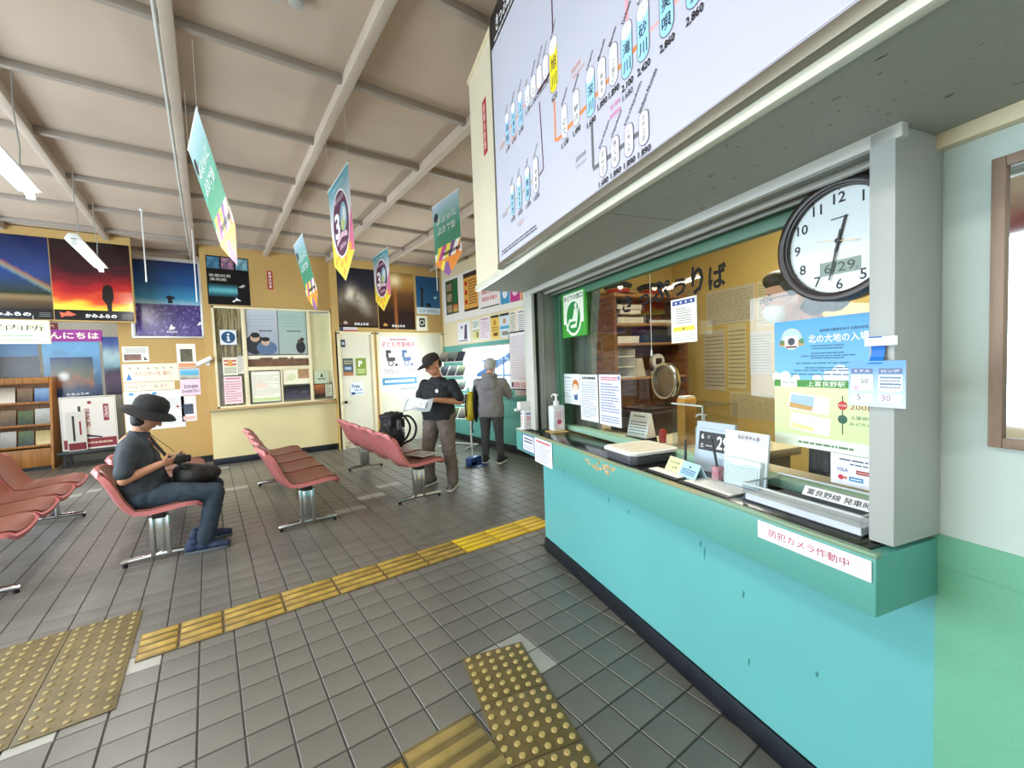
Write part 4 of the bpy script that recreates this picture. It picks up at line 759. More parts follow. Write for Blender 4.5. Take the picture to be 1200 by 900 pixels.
def d_greensign(p):
    p.R(0,0,1,1,'#3a9a30'); p.R(.08,.79,.92,.97,'#e8ecd8'); p.T('みどりの窓口', .5, .88, .11, '#181c18', w=.78, bold=.05)
    p.R(.08,.30,.92,.80,'#e8ecd8'); p.C(.5,.42,.36,'#e8ecd8',ry=.40); p.C(.5,.43,.31,'#1f8434',ry=.35)
    p.C(.60,.68,.055,'#dfe6d0'); p.P([(.55,.62),(.66,.62),(.62,.34),(.44,.34)],'#dfe6d0'); p.P([(.70,.66),(.74,.66),(.62,.20),(.38,.20),(.38,.26),(.58,.28)],'#dfe6d0'); p.P([(.46,.40),(.46,.34),(.36,.34),(.22,.14),(.18,.16),(.32,.40)],'#dfe6d0')
on_c('green_window_sign', 'green sign with a white reclining seat pictogram in the ticket window', 'sign', 2.50, 2.20, 1.545, 1.825, GV-.012, d_greensign, paper='#3a9a30', t=.012)
def d_mask(p):
    p.C(.75,.60,.22,'#c87838'); p.C(.74,.50,.18,'#f0d8c0'); p.R(.66,.15,.86,.38,'#3a5a8a'); p.C(.74,.40,.12,'#f4f4f4',ry=.08); p.L(.08,.2,.5,.8,6,'#98a0b0',.2); p.L(.1,.84,.5,.92,1,'#7080a0',.4)
on_c('mask_request_notice', 'white notice with a drawn masked face on the ticket glass', 'notice', 2.545, 2.325, 1.115, 1.31, GV, d_mask, paper='#e4e8ec')
on_c('plain_text_notice', 'white text notice between the masked-face notice and red-headed notice', 'notice', 2.32, 2.12, 1.028, 1.308, GV, d_doc(seed=4, n=16, ink='#a0a8b4'), paper='#e8ecf0')
on_c('red_headed_notice', 'white text notice with a red heading on the ticket glass', 'notice', 2.105, 1.895, 1.025, 1.31, GV, lambda p: (p.L(.08,.88,.85,.96,2,'#d05868',.6,1,True), p.R(.88,.9,.96,.97,'#6a70b0'), p.L(.08,.25,.92,.84,11,'#7a82b8',.4,6), p.L(.08,.05,.92,.2,3,'#8088b0',.4)), paper='#e4e6f2')
on_c('service_hours_notice', 'white notice with a blue header and yellow band hanging on glass', 'notice', 1.506, 1.358, 1.452, 1.64, GV, lambda p: (p.R(.06,.86,.94,.96,'#2f4a90'), [p.C(x,.91,.025,'#f0f0f0') for x in (.2,.4,.6,.8)], p.L(.2,.42,.8,.80,7,'#8a8a7a',.35,5), p.R(.08,.26,.92,.36,'#e8d23a'), p.C(.5,.31,.03,'#7a8a30'), p.L(.08,.05,.92,.2,3,'#b0b0a8',.3)), paper='#f2efe2')
# wall clock hung before the glass
ck = thing('wall_clock', 'large round white wall clock with dark rim and date display', 'clock', cw(1.262, .772, 1.688), rad(-90) + CR)
Rk = Matrix.Rotation(rad(90), 3, 'X')
def disc(b, r0, r1, y0, y1, n=56):
    prof = [(r0, y0), (r1, y0), (r1, y1), (r0, y1)]
    vs = []; fs = []
    for r, y in prof: vs += [(r*cos(2*pi*k/n), y, r*sin(2*pi*k/n)) for k in range(n)]
    for i in range(4):
        for k in range(n): j = (i+1) % 4; fs.append((i*n+k, i*n+(k+1) % n, j*n+(k+1) % n, j*n+k))
    return b.add(vs, fs)
disc(disc(B(), .143, .163, -.030, .03), .138, .150, -.022, .0).obj('rim', mat('clock_rim', '#2a1f1c', .3, .1, .1, 5), ck, bev=.004)
B().cyl((0,-.006,0), (0,.028,0), .146, 56).obj('dial', mat('clock_dial', '#e6f0f2', .5), ck)
p = Print(.30, .30, .013); p.C(.5, .5, .47, '#e6f0f2', 48)
for h in range(1, 13):
    a = rad(90 - 30*h); p.T(str(h), .5 + .385*cos(a), .5 + .385*sin(a), .095, '#101214', bold=.012)
    p.C(.5 + .455*cos(a), .5 + .455*sin(a), .006, '#404448', 8)
p.L(.43,.695,.57,.715,1,'#6a7078',.7,2,True)
p.R(.335,.205,.675,.33,'#8a9c92'); p.R(.33,.20,.335,.335,'#5a6a62'); p.T('6/29', .50, .268, .085, '#1c2a24', w=.26); p.T('土', .645, .235, .03, '#1c2a24')
p.build(ck)
def hand(nm, a, l, w0, w1, y, m, back=.03):
    a = rad(90 - a); d = Vector((cos(a), 0, sin(a))); n = Vector((-sin(a), 0, cos(a)))
    P = [d*-back + n*w0, d*l + n*w1, d*l - n*w1, d*-back - n*w0]
    B().add([q + Vector((0,y,0)) for q in P] + [q + Vector((0,y-.001,0)) for q in P], [(0,1,2,3),(7,6,5,4),(0,4,5,1),(1,5,6,2),(2,6,7,3),(3,7,4,0)]).obj(nm, m, ck, smooth=0)
hand('hour_hand', 16, .066, .004, .003, -.010, M_BLACK); hand('minute_hand', 193, .105, .0035, .0015, -.0125, M_BLACK); hand('second_hand', 282, .055, .001, .0006, -.015, mat('gold_hand', '#c8a880', .3, .6), .05)
B().cyl((0,-.006,0), (0,-.017,0), .007, 12).obj('hub', M_BLACK, ck)
B().box(-.015,.015,.0,.02,.155,.19).obj('hook', M_STEEL, ck)
# hanging pull cord behind the lettering
cd = thing('blind_cord', 'thin white pull cord hanging inside the ticket window', 'cord', cw(1.40, 1.73, 1.40))
B().cyl((0,0,.03), (0,0,.44), .0015, 6).obj('cord', M_WHITE, cd); B().lathe([(.003,.0),(.006,.003),(.004,.03),(.002,.033)], n=10).obj('pull', M_WHITE, cd)

# ---------------------------------------------------------------- things on the counter
CT = .941
def cthing(name, label, cat, v, u, z=CT, rot=0, group=None): return thing(name, label, cat, cw(v, u, z), CR + rot, group)
# hand-gel dispenser box (far end) and pump bottle
t = cthing('gel_dispenser', 'tall white hand gel dispenser at the far end of counter', 'dispenser', 1.10, 2.66)
B().box(-.035,.035,-.03,.03,0,.14).obj('body', M_WHITE, t, bev=.006); B().box(-.06,.03,-.028,.028,.14,.19).obj('head', M_WHITE, t, bev=.008); B().box(-.085,-.05,-.015,.015,.13,.145).obj('spout', M_WHITE, t, bev=.003)
p = Print(.055,.11,.0); p.R(.2,.8,.8,.9,'#5a70b0'); p.L(.2,.4,.8,.7,3,'#c04858',.5); p.L(.2,.1,.8,.35,3,'#b08890',.4); o = p.build(t); o.rotation_euler = (0,0,rad(-90)); o.location = (-.0355,0,.07)
o2 = p.build(t); o2.location = (0,-.0305,.07)
t = cthing('paper_mat', 'yellow paper square under the hand gel pump bottle', 'paper', 1.23, 2.47)
B().box(-.06,.06,-.055,.055,0,.0015).obj('paper', mat('mat_paper', '#d8b878', .7), t)
M_GEL = mat('translucent_bottle', '#d5dcdc', .25, 0, .02, 5, spec=.6)
def pump_bottle(name, label, v, u, z, k=1.0, rot=0):
    t = cthing(name, label, 'bottle', v, u, z, rot)
    B().box(-.034*k,.034*k,-.028*k,.028*k,0,.125*k).obj('bottle', M_GEL, t, bev=.012*k, seg=3)
    B().lathe([(.014*k,.125*k),(.014*k,.143*k),(.009*k,.146*k),(.005*k,.15*k),(.005*k,.168*k),(.010*k,.17*k),(.010*k,.178*k)], n=14).obj('pump', M_WHITE, t)
    B().tube([(0,0,.174*k),(0,.02*k,.176*k),(0,.042*k,.172*k),(0,.05*k,.162*k)], .0045*k, 8).obj('nozzle', M_WHITE, t)
    return t
t = pump_bottle('gel_bottle', 'clear hand gel pump bottle with pink label on yellow paper', 1.235, 2.475, CT + .0016, 1.35)
p = Print(.05,.12,.0); p.R(0,0,1,1,'#f0dde2'); p.C(.5,.32,.14,'#c85a78'); p.L(.1,.5,.9,.9,4,'#c890a0',.4); o = p.build(t); o.location = (0,-.0382,.085)
# cash tray: white rim, dark body
t = cthing('cash_tray', 'rounded grey and white plastic cash tray on the counter', 'tray', 1.195, 1.57)
B().prism([(x*.12, y*.105) for x, y in ((-1,-.8),(-.8,-1),(.8,-1),(1,-.8),(1,.8),(.8,1),(-.8,1),(-1,.8))], 0, .040, 'z').obj('body', mat('tray_grey', '#4a4c52', .35), t, bev=.006)
B().prism([(x*.13, y*.115) for x, y in ((-1,-.8),(-.8,-1),(.8,-1),(1,-.8),(1,.8),(.8,1),(-.8,1),(-1,.8))], .040, .056, 'z').obj('rim', M_WHITE, t, bev=.006)
B().prism([(x*.11, y*.095) for x, y in ((-1,-.8),(-.8,-1),(.8,-1),(1,-.8),(1,.8),(.8,1),(-.8,1),(-1,.8))], .055, .0575, 'z').obj('mat', mat('tray_mat', '#d9d2c0', .6, 0, .05, 20), t)
# pen stand
t = cthing('pen_stand', 'black pen in a small cup stand on the counter', 'pen stand', 1.235, 1.335)
B().lathe([(.020,0),(.022,.004),(.012,.008),(.011,.035),(.012,.036)], n=16).obj('cup', M_STEEL, t); B().tube([(0,0,.03),(.004,.004,.06),(.012,.012,.115)], [.004,.0055,.004], 8).obj('pen', M_BLACK, t)
t = cthing('pen_holder', 'black pen in a small patterned paper holder before the date stand', 'pen stand', 1.215, 1.155)
B().prism([(-.015,-.015),(.015,-.015),(.015,.015),(-.015,.015)], 0, .05, 'z').obj('holder', mat('patterned_paper', '#e4cdd0', .6, 0, .3, 60, var2='#c05068'), t, bev=.001); B().tube([(0,0,.03),(0,.012,.09),(0,.026,.145)], [.0035,.0045,.003], 8).obj('pen', M_BLACK, t)
# tent cards
def tent(name, label, v, u, w, h, col, dr, rot=0):
    t = cthing(name, label, 'card', v, u, CT, rot)
    b = B().prism([(-.03,0),(0,h),(.03,0),(.027,0),(0,h-.004),(-.027,0)], -w/2, w/2, 'y'); b.obj('card', mat('card_'+col.strip('#'), col, .6), t)
    p = Print(w, h, 0); dr(p); o = p.build(t); o.rotation_euler = (-math.atan2(.03, h), 0, rad(-90)); o.location = (-.0155, 0, h/2)
tent('yellow_tent_card', 'small yellow tent card with dark lettering on the counter', 1.178, 1.318, .085, .055, '#ece4b0', lambda p: (p.T('お忘れ物', .5,.7,.2,'#3a6a3a',w=.7), p.T('ご注意', .5,.35,.2,'#3a6a3a',w=.6)), rad(-6))
tent('blue_tent_card', 'small light blue tent card with dark lettering on the counter', 1.165, 1.225, .095, .055, '#b4dcec', lambda p: (p.C(.5,.75,.08,'#203040'), p.L(.1,.15,.9,.6,3,'#4a78a0',.5)), rad(-6))
# paper forms lying on black mats
for nm, lab, u0, u1, v0, v1 in (('form_sheet', 'white paper form lying near the tent cards on counter', 1.40, 1.235, 1.105, 1.15), ('wide_form_sheet', 'white paper form on a black mat before the leaflet holder', 1.20, 1.0, 1.10, 1.205)):
    t = cthing(nm, lab, 'paper', (v0+v1)/2, (u0+u1)/2)
    w_, h_ = abs(u0-u1), v1-v0
    B().box(-h_/2-.02, h_/2+.01, -w_/2-.01, w_/2+.01, 0, .003).obj('mat', mat('dark_mat', '#26282a', .5), t, bev=.001)
    B().box(-h_/2, h_/2, -w_/2, w_/2, .003, .0045).obj('paper', mat('form_paper', '#ecebe6', .7), t)
# perpetual date display
t = cthing('date_display', 'pale blue date stand with black cards reading 6 and 29', 'date display', 1.285, 1.245, CT, rad(4))
B().prism([(-.012,0),(.03,0),(.03,.19),(.016,.19)], -.085, .085, 'y').obj('stand', mat('pale_blue_board', '#b9cbdc', .5, 0, .03, 4), t, bev=.002)
p = Print(.17,.19,0); p.R(.10,.42,.92,.80,'#101014'); p.R(.56,.42,.565,.80,'#505058'); p.T('6', .20,.70,.11,'#f4f4f4',bold=.02); p.T('月', .36,.70,.06,'#d8d8d8'); p.T('土', .20,.52,.09,'#f4f4f4',bold=.01); p.L(.30,.50,.5,.54,1,'#d0d0d0',.5,1,True); p.T('29', .74,.61,.27,'#f4f4f4',w=.30,bold=.02); p.R(.08,.86,.92,.87,'#9aa4b0')
o = p.build(t); o.rotation_euler = (-math.atan2(.028,.19), 0, rad(-90)); o.location = (.0015, 0, .096)
# leaflet holder with the seat reservation forms
t = cthing('form_holder', 'clear acrylic holder of reservation forms with red-lettered white card', 'leaflet holder', 1.225, 1.06, CT, rad(2))
B().box(-.03,.035,-.085,.085,0,.004).prism([(-.03,.004),(-.027,.004),(-.018,.09),(-.021,.09)], -.085, .085, 'y').prism([(.012,.004),(.015,.004),(.035,.16),(.032,.16)], -.085, .085, 'y').obj('acrylic_holder', M_ACRYL, t)
B().prism([(.0,.005),(.008,.005),(.028,.185),(.020,.185)], -.082, .082, 'y').obj('backing_card', mat('card_paleblue', '#dce8ee', .6), t)
B().prism([(-.018,.005),(-.004,.005),(.006,.095),(-.008,.095)], -.072, .06, 'y').obj('forms', mat('form_stack', '#e8f2f0', .7, 0, .05, 40), t)
p = Print(.164,.18,0); p.R(.30,.84,.82,.845,'#a04868'); p.R(.30,.955,.82,.96,'#a04868'); p.T('指定席申込書', .56,.90,.075,'#7a2848',w=.5,bold=.01); o = p.build(t); o.rotation_euler = (-math.atan2(.02,.18),0,rad(-90)); o.location = (.0095,0,.095)
p = Print(.132,.09,0); p.R(.06,.06,.94,.94,'#3f9a80'); p.R(.07,.07,.93,.93,'#e8f2f0'); p.R(.06,.80,.94,.815,'#3f9a80'); p.L(.1,.12,.9,.76,7,'#a8c8c4',.3,4); o = p.build(t); o.rotation_euler = (-math.atan2(.014,.09),0,rad(-90)); o.location = (-.0135,-.006,.05)
# acrylic tray with timetables
t = cthing('acrylic_tray', 'clear acrylic tray holding printed timetables at the counter end', 'tray', 1.185, .80)
L0, L1, W0, W1, TH = -.165, .165, -.072, .088, .055
B().box(W0,W1,L0,L1,0,.004).box(W0,W0+.004,L0,L1,.004,TH).box(W1-.004,W1,L0,L1,.004,TH+.012).box(W0,W1,L0,L0+.004,.004,TH).box(W0,W1,L1-.004,L1,.004,TH).obj('tray_body', M_ACRYL, t)
B().box(W0-.002,W0+.006,L0,L1,TH-.004,TH).box(W1-.006,W1+.002,L0,L1,TH+.008,TH+.012).box(W0,W1,L1-.004,L1+.002,TH-.004,TH).box(W0,W1,L0-.002,L0+.004,TH-.004,TH).obj('tray_lip', mat('frosted_acrylic', '#cfd8da', .25), t)
B().box(W0+.006,.02,L0+.006,L1-.006,.004,.022).obj('timetable_stack', mat('timetable_paper', '#ecebf0', .7, 0, .04, 50), t)
B().box(.025,.07,L0+.006,L1-.03,.004,.020).obj('dark_stack', mat('dark_leaflets', '#4a5058', .6, 0, .2, 20), t)
o = sheet('label_strip', None, None, .20, .028, (.026, -.058, .050), rad(-90), lambda p: p.T('富良野線 発車時刻', .52, .5, .62, '#18181c', w=.92, bold=.03), paper='#eef0f4', t=.002, parent=t, tilt=rad(-35))
# stickers on the apron
on_c('blue_bordered_notice', 'small white notice with blue border at the far apron end', 'notice', 2.63, 2.43, .812, .922, 1.054, lambda p: (p.R(0,0,1,1,'#4a60b0'), p.R(.06,.06,.94,.94,'#eef0f4'), p.L(.15,.5,.85,.85,2,'#303a60',.6,3,True), p.L(.15,.15,.85,.4,2,'#8a90b0',.4)), paper='#eef0f4')
on_c('apron_text_notice', 'white sheet of small print with red heading on the apron', 'notice', 2.425, 2.18, .775, .926, 1.053, lambda p: (p.L(.1,.82,.9,.94,1,'#c85868',.8,1,True), p.L(.08,.08,.92,.78,9,'#9098b0',.4,6)), paper='#eef0f2')
on_c('camera_warning_sign', 'white strip sign with red lettering 防犯カメラ作動中 on apron', 'sign', .862, .582, .873, .922, 1.054, lambda p: (p.R(.05,.17,.93,.185,'#8a8a94'), p.R(.05,.83,.93,.845,'#8a8a94'), p.R(.05,.17,.053,.845,'#8a8a94'), p.R(.927,.17,.93,.845,'#8a8a94'), p.T('防犯カメラ作動中', .48, .5, .42, '#b0204a', w=.72, bold=.01)), paper='#eef2f6')
# blue travel card hanging on the pillar
t = sheet('blue_tag_card', 'blue and white price card hanging from the pillar by a loop', 'card', .110, .103, cw(1.095, .598, 1.312), rad(-90) + CR, lambda p: (p.img(0,0,1,1,lambda x, y: mixh('#c8d8e8','#2f86d0', y*1.2-.1),3,6), p.R(0,.86,1,1,'#2f8ad8'), p.R(.05,.72,.45,.84,'#1f4a80'), p.R(.55,.72,.95,.84,'#1f4a80'), p.T('ミドル', .25,.78,.06,'#ffffff',w=.3), p.T('ロング', .75,.78,.06,'#ffffff',w=.3), p.R(.05,.34,.45,.70,'#f0f4f8'), p.P([(.55,.70),(.55,.38),(.75,.30),(.95,.38),(.95,.70)],'#f0f4f8'), p.T('50', .30,.56,.11,'#20304a',bold=.02), p.R(.57,.62,.93,.66,'#2f5a88'), p.R(.57,.48,.93,.52,'#2f5a88'), p.L(.58,.4,.92,.46,1,'#405070'), p.L(.58,.54,.92,.6,1,'#405070'), p.C(.14,.40,.06,'#c8a8d8'), p.R(.05,.08,.45,.28,'#d8e2ee'), p.R(.55,.08,.95,.28,'#d8e2ee'), p.T('5', .20,.2,.13,'#3a3050'), p.T('30', .68,.2,.13,'#7a5078')), paper='#dfe8f0', t=.002, glossy=True)
M_BLUE = mat('blue_band', '#1f78d0', .35)
B().sheet([[(x, -.002 + .012*sin(pi*z/.06), .045 + z) for x in (-.014, .012)] for z in (0,.015,.03,.045,.06)], .0015).obj('loop', M_BLUE, t, smooth=0)
B().box(-.022,.04,-.0015,.0,.085,.105).obj('tape', mat('clear_tape', '#dfe4e6', .2), t)
# ---------------------------------------------------------------- framed mirror on the ticket wall
mr = thing('framed_mirror', 'wood-framed mirror on the pale wall right of the pillar', 'mirror', cw(1.288, .10, 1.473), rad(-90) + CR)
M_FRW = wood('mirror_frame_wood', '#a08672', '#87705e', .5, (20,20,3))
for b in (B().box(-.387,-.365,-.018,.0,-.302,.302), B().box(.365,.387,-.018,.0,-.302,.302), B().box(-.365,.365,-.018,.0,-.302,-.280), B().box(-.365,.365,-.018,.0,.280,.302)): b.obj('frame_bar', M_FRW, mr, bev=.002)
B().box(-.366,.366,-.008,-.003,-.281,.281).obj('mirror_glass', mat('mirror_silver', '#e8eeee', .04, 1.0, .01, 3), mr, smooth=0)

# ---------------------------------------------------------------- inside the ticket office
M_SHELF = wood('dark_shelf_wood', '#8a5a38', '#6a4024', .5, (3, 3, 24))
sh = thing('office_shelf', 'tall brown wooden shelf unit in the ticket office', 'shelf', cw(2.57, 3.75, .12), CR)
B().box(0,.03,0,.43,0,1.95).obj('side_panel', M_SHELF, sh, bev=.003); B().box(.93,.96,0,.43,0,1.95).obj('side_panel', M_SHELF, sh, bev=.003)
B().box(.03,.93,.41,.43,0,1.95).obj('back_panel', M_SHELF, sh); B().box(0,.96,-.01,.43,1.93,1.97).obj('top_board', wood('shelf_edge_wood', '#b98a58', '#9a6e40', .5, (24,3,3)), sh, bev=.003)
for z in (1.64, 1.435, 1.07, .60): B().box(.03,.93,.0,.41,z-.012,z+.012).obj('shelf_board', MATS['shelf_edge_wood'], sh, bev=.002)
B().box(.03,.93,.0,.41,0,.59).obj('cupboard', M_SHELF, sh)
def shelf_item(name, label, cat, x0, x1, z0, h, col, y0=.03, y1=.30):
    t = thing(name, label, cat, cw(2.57 + (x0+x1)/2, 3.75 + (y0+y1)/2, .12 + z0), CR)
    w_, d_ = (x1-x0)/2, (y1-y0)/2
    return t, w_, d_
def tray(name, label, x0, x1, z0, h, col):
    t, w_, d_ = shelf_item(name, label, 'tray', x0, x1, z0, h, col)
    B().box(-w_,w_,-d_,d_,0,.006).box(-w_,-w_+.006,-d_,d_,0,h).box(w_-.006,w_,-d_,d_,0,h).box(-w_,w_,d_-.006,d_,0,h).obj('tray_body', mat('tray_'+col.strip('#'), col, .5), t)
    B().box(-w_+.02,w_-.02,-d_+.01,d_-.02,.006,h*.7).obj('papers', mat('tray_papers', '#dcd8cc', .7, 0, .1, 30), t)
tray('paper_tray', 'grey paper tray on the upper shelf board of the office shelf', .05, .42, 1.653, .10, '#8a8c8c')
tray('lower_paper_tray', 'grey paper tray under the topmost office shelf board', .05, .40, 1.80, .08, '#6a6c6c')
tray('wide_paper_tray', 'wide dark paper tray beside the white boxes on office shelf', .46, .80, 1.653, .06, '#40444a')
def pbox(name, label, x0, x1, z0, h, col, **k):
    t, w_, d_ = shelf_item(name, label, 'box', x0, x1, z0, h, col, **k)
    B().box(-w_,w_,-d_,d_,0,h).obj('carton', mat('carton_'+col.strip('#'), col, .6), t, bev=.004); B().box(-w_-.002,w_+.002,-d_-.002,d_+.002,h*.72,h+.003).obj('lid', mat('carton_'+col.strip('#'), col, .6), t, bev=.003)
pbox('white_box', 'flat white box on the middle board of the office shelf', .06, .33, 1.448, .07, '#e0ded6')
pbox('dark_box', 'long dark box on the middle board of the office shelf', .40, .90, 1.448, .13, '#1e2026')
pbox('sign_box', 'white box with red sign on the upper office shelf tray', .10, .36, 1.757, .038, '#e6e2dc')
t, w_, d_ = shelf_item('letter_rack', 'white letter rack on the lower board of the office shelf', 'rack', .04, .27, 1.082, .3, '#fff')
for z in (0,.11,.22): B().box(-w_,w_,-d_,d_,z,z+.008).obj('tray_shelf', M_WHITE, t)
B().box(-w_,-w_+.006,-d_,d_,0,.30).box(w_-.006,w_,-d_,d_,0,.30).box(-w_,w_,d_-.006,d_,0,.30).obj('rack_case', M_WHITE, t)
t, w_, d_ = shelf_item('desk_timer', 'round white clock device at the right of the office shelf', 'clock', .58, .76, 1.082, .2, '#fff')
B().cyl((0,.03,.16),(0,-.03,.16),.085,24).box(-.06,.06,-.05,.05,0,.05).box(-.02,.02,-.02,.03,.04,.1).obj('case', M_WHITE, t, bev=.005); B().box(-.04,.04,-.034,-.029,.125,.195).obj('screen', M_BLACK, t)
t, w_, d_ = shelf_item('standing_folder', 'pale standing folder beside the white letter rack', 'folder', .29, .44, 1.082, .2, '#fff')
B().prism([(-.06,0),(.07,0),(.03,.20),(-.05,.20)], -.10, .10, 'y').obj('folder', mat('pale_folder', '#c8c2b4', .6), t, bev=.003)
for k, (v, u, lab) in enumerate(((2.74, 3.92, 'black uniform hat with red band above the shelf side panel'), (3.18, 3.92, 'black uniform hat with red band on the shelf top'))):
    t = thing('uniform_hat', lab, 'hat', cw(v, u, 2.095), CR + rad(-25))
    B().lathe([(.12,.0),(.122,.05),(.15,.085),(.155,.10),(.12,.12),(.04,.125),(.005,.126)], n=28, sy=1.12).obj('crown', mat('cap_cloth', '#23242a', .7), t)
    B().lathe([(.1225,.008),(.125,.012),(.125,.048),(.1225,.052)], n=28, sy=1.12).obj('band', mat('cap_red', '#b02a22', .6), t)
    B().lathe([(.1255,.05),(.1275,.053),(.1275,.058),(.1255,.06)], n=28, sy=1.12).obj('gold_braid', mat('cap_gold', '#d8b060', .4, .5), t)
    P = [[((.12 + .075*r)*cos(a)*1.0, (.135 + .075*r)*sin(a), .012 - .02*r) for a in [rad(-90 - 60 + 120*i/10) for i in range(11)]] for r in (0, .5, 1)]
    B().sheet(P, .004).obj('visor', M_BLACK, t); B().cyl((0,-.14,.06),(0,-.155,.062),.028,16).obj('badge', mat('cap_badge', '#d8d4c8', .3, .6), t)
# grey curtain behind the left pane
cu2 = thing('office_curtain', 'gathered grey-green curtain behind the ticket glass', 'curtain', cw(1.46, 2.52, .95), CR)
P = []
for j in range(11):
    z = .95*j/10; P.append([(.025*sin(i*1.7 + .4*j*sin(i*.3)), .24 - .46*i/44*(1 - .12*sin(pi*j/10)), z) for i in range(45)])
B().sheet(P, .004).obj('cloth', mat('curtain_cloth', '#6c7670', .8, 0, .2, 8, stretch=(3,20,.5)), cu2, smooth=60); B().cyl((0,-.25,.955),(0,.27,.955),.012,10).obj('rail', M_STEEL, cu2)
# inner desk
dk = thing('office_desk', 'beige inner desk behind the ticket glass', 'desk', cw(1.44, 0, .12), CR)
B().prism([(0,-.9),(.22,-.9),(.22,1.47),(.66,1.47),(.66,2.72),(0,2.72)], .76, .80, 'z').obj('desk_top', mat('desk_laminate', '#c8bfa0', .4, 0, .04, 3), dk, bev=.004)
for y, w_ in ((-.88,.20), (.5,.20), (1.50,.60), (2.66,.60)): B().box(.02,w_,y-.015,y+.015,0,.76).obj('desk_panel', M_STEEL, dk)
DZ = .92
t = cthing('desk_calendar', 'white desk calendar on a black base behind the glass', 'calendar', 1.52, 1.99, DZ, rad(8))
B().prism([(-.04,0),(.05,0),(.012,.165),(.002,.165)], -.075, .075, 'y').obj('pages', M_WHITE, t, bev=.001); B().prism([(-.046,0),(.05,0),(.045,.03),(-.040,.03)], -.078, .078, 'y').obj('base', M_BLACK, t)
p = Print(.15,.165,0); p.L(.2,.86,.8,.93,1,'#606060',.6,2,True); p.R(.08,.76,.92,.765,'#c07070'); p.L(.08,.25,.92,.74,5,'#707078',.35,4,True); o = p.build(t); o.rotation_euler = (-math.atan2(.042,.165),0,rad(-90)); o.location = (-.0205,0,.0825)
t = cthing('black_ticket_machine', 'black ticket printing machine on the inner desk', 'machine', 1.80, 2.28, DZ, rad(10))
B().box(-.16,.16,-.18,.18,0,.14).obj('casing', M_BLACK, t, bev=.01); B().box(-.165,-.158,-.12,.12,.03,.10).obj('front_panel', mat('machine_grey', '#4a4844', .4), t); B().box(-.10,.10,-.12,.12,.14,.155).obj('lid', mat('machine_lid', '#2a2624', .3), t)
t = cthing('round_heater', 'round chrome heater lamp with brown mesh in the office', 'heater', 1.97, 2.30, DZ + .1556, rad(20))
Rh = Matrix.Rotation(rad(90), 3, 'X')
hb = disc(B(), .105, .125, -.02, .02, 40); [hb.__setattr__('v', [(a, b, c + .16) for a, b, c in hb.v])]
ho = hb.obj('rim', M_CHROME, t, bev=.006); ho.rotation_euler = (0,0,rad(-112))
ho = B().add([(a, b + .012, c + .16) for a, b, c in disc(B(), .0, .106, -.004, .004, 40).v], disc(B(), .0, .106, -.004, .004, 40).f).obj('mesh_plate', mat('brown_mesh', '#8a7460', .4, .3, .3, 120), t); ho.rotation_euler = (0,0,rad(-112))
B().cyl((0,0,0),(0,0,.05),.012,10).cyl((0,0,0),(0,0,.008),.07,24).obj('stand', M_BLACK, t)
t = cthing('orange_file', 'orange file box standing on the inner desk', 'file', 1.68, 1.80, DZ)
B().box(-.04,.04,-.03,.03,0,.25).obj('box', mat('orange_card', '#d89a3a', .6), t, bev=.003); B().box(-.034,.034,-.025,.025,.25,.262).obj('papers', mat('file_papers', '#e8e4da', .7), t)
t = cthing('red_canister', 'small red cylinder beside the orange file', 'canister', 1.60, 1.90, DZ)
B().lathe([(.018,0),(.02,.005),(.02,.06),(.012,.075),(.008,.08)], n=14).obj('can', mat('red_can', '#a82a26', .4), t); B().lathe([(.009,.08),(.009,.09)], n=10).obj('cap', M_BLACK, t)
t = cthing('acrylic_cover', 'clear acrylic box beside the orange file on inner desk', 'box', 1.62, 1.62, DZ)
B().box(-.11,.11,-.10,-.095,0,.24).box(-.11,.11,.095,.10,0,.24).box(-.11,-.105,-.1,.1,0,.24).box(-.11,.11,-.1,.1,.236,.24).obj('acrylic_case', M_ACRYL, t); B().box(-.112,-.104,-.102,.102,.236,.242).box(-.112,-.104,-.102,-.098,0,.24).obj('edge', mat('frosted_acrylic', '#cfd8da', .25), t)
pump_bottle('small_gel_bottle', 'clear pump bottle inside the acrylic box on the inner desk', 1.60, 1.60, DZ, 1.05)
t = cthing('office_chair', 'black office chair behind the blue ticket poster', 'chair', 2.35, 1.78, .12, rad(200))
B().box(-.22,.22,-.22,.22,.42,.50).obj('seat', M_BLACK, t, bev=.03); B().box(-.19,.19,.19,.24,.68,1.07).obj('backrest', M_BLACK, t, bev=.03); B().box(-.03,.03,.20,.25,.46,.7).obj('back_support', M_BLACK, t); B().cyl((0,0,.08),(0,0,.42),.025,12).obj('post', M_STEEL, t)
for k in range(5):
    a = 2*pi*k/5; B().cyl((0,0,.08),(.25*cos(a),.25*sin(a),.055),.018,8,.012).ball((.25*cos(a),.25*sin(a),.028),.028,8,6).obj('caster_leg', M_BLACK, t)
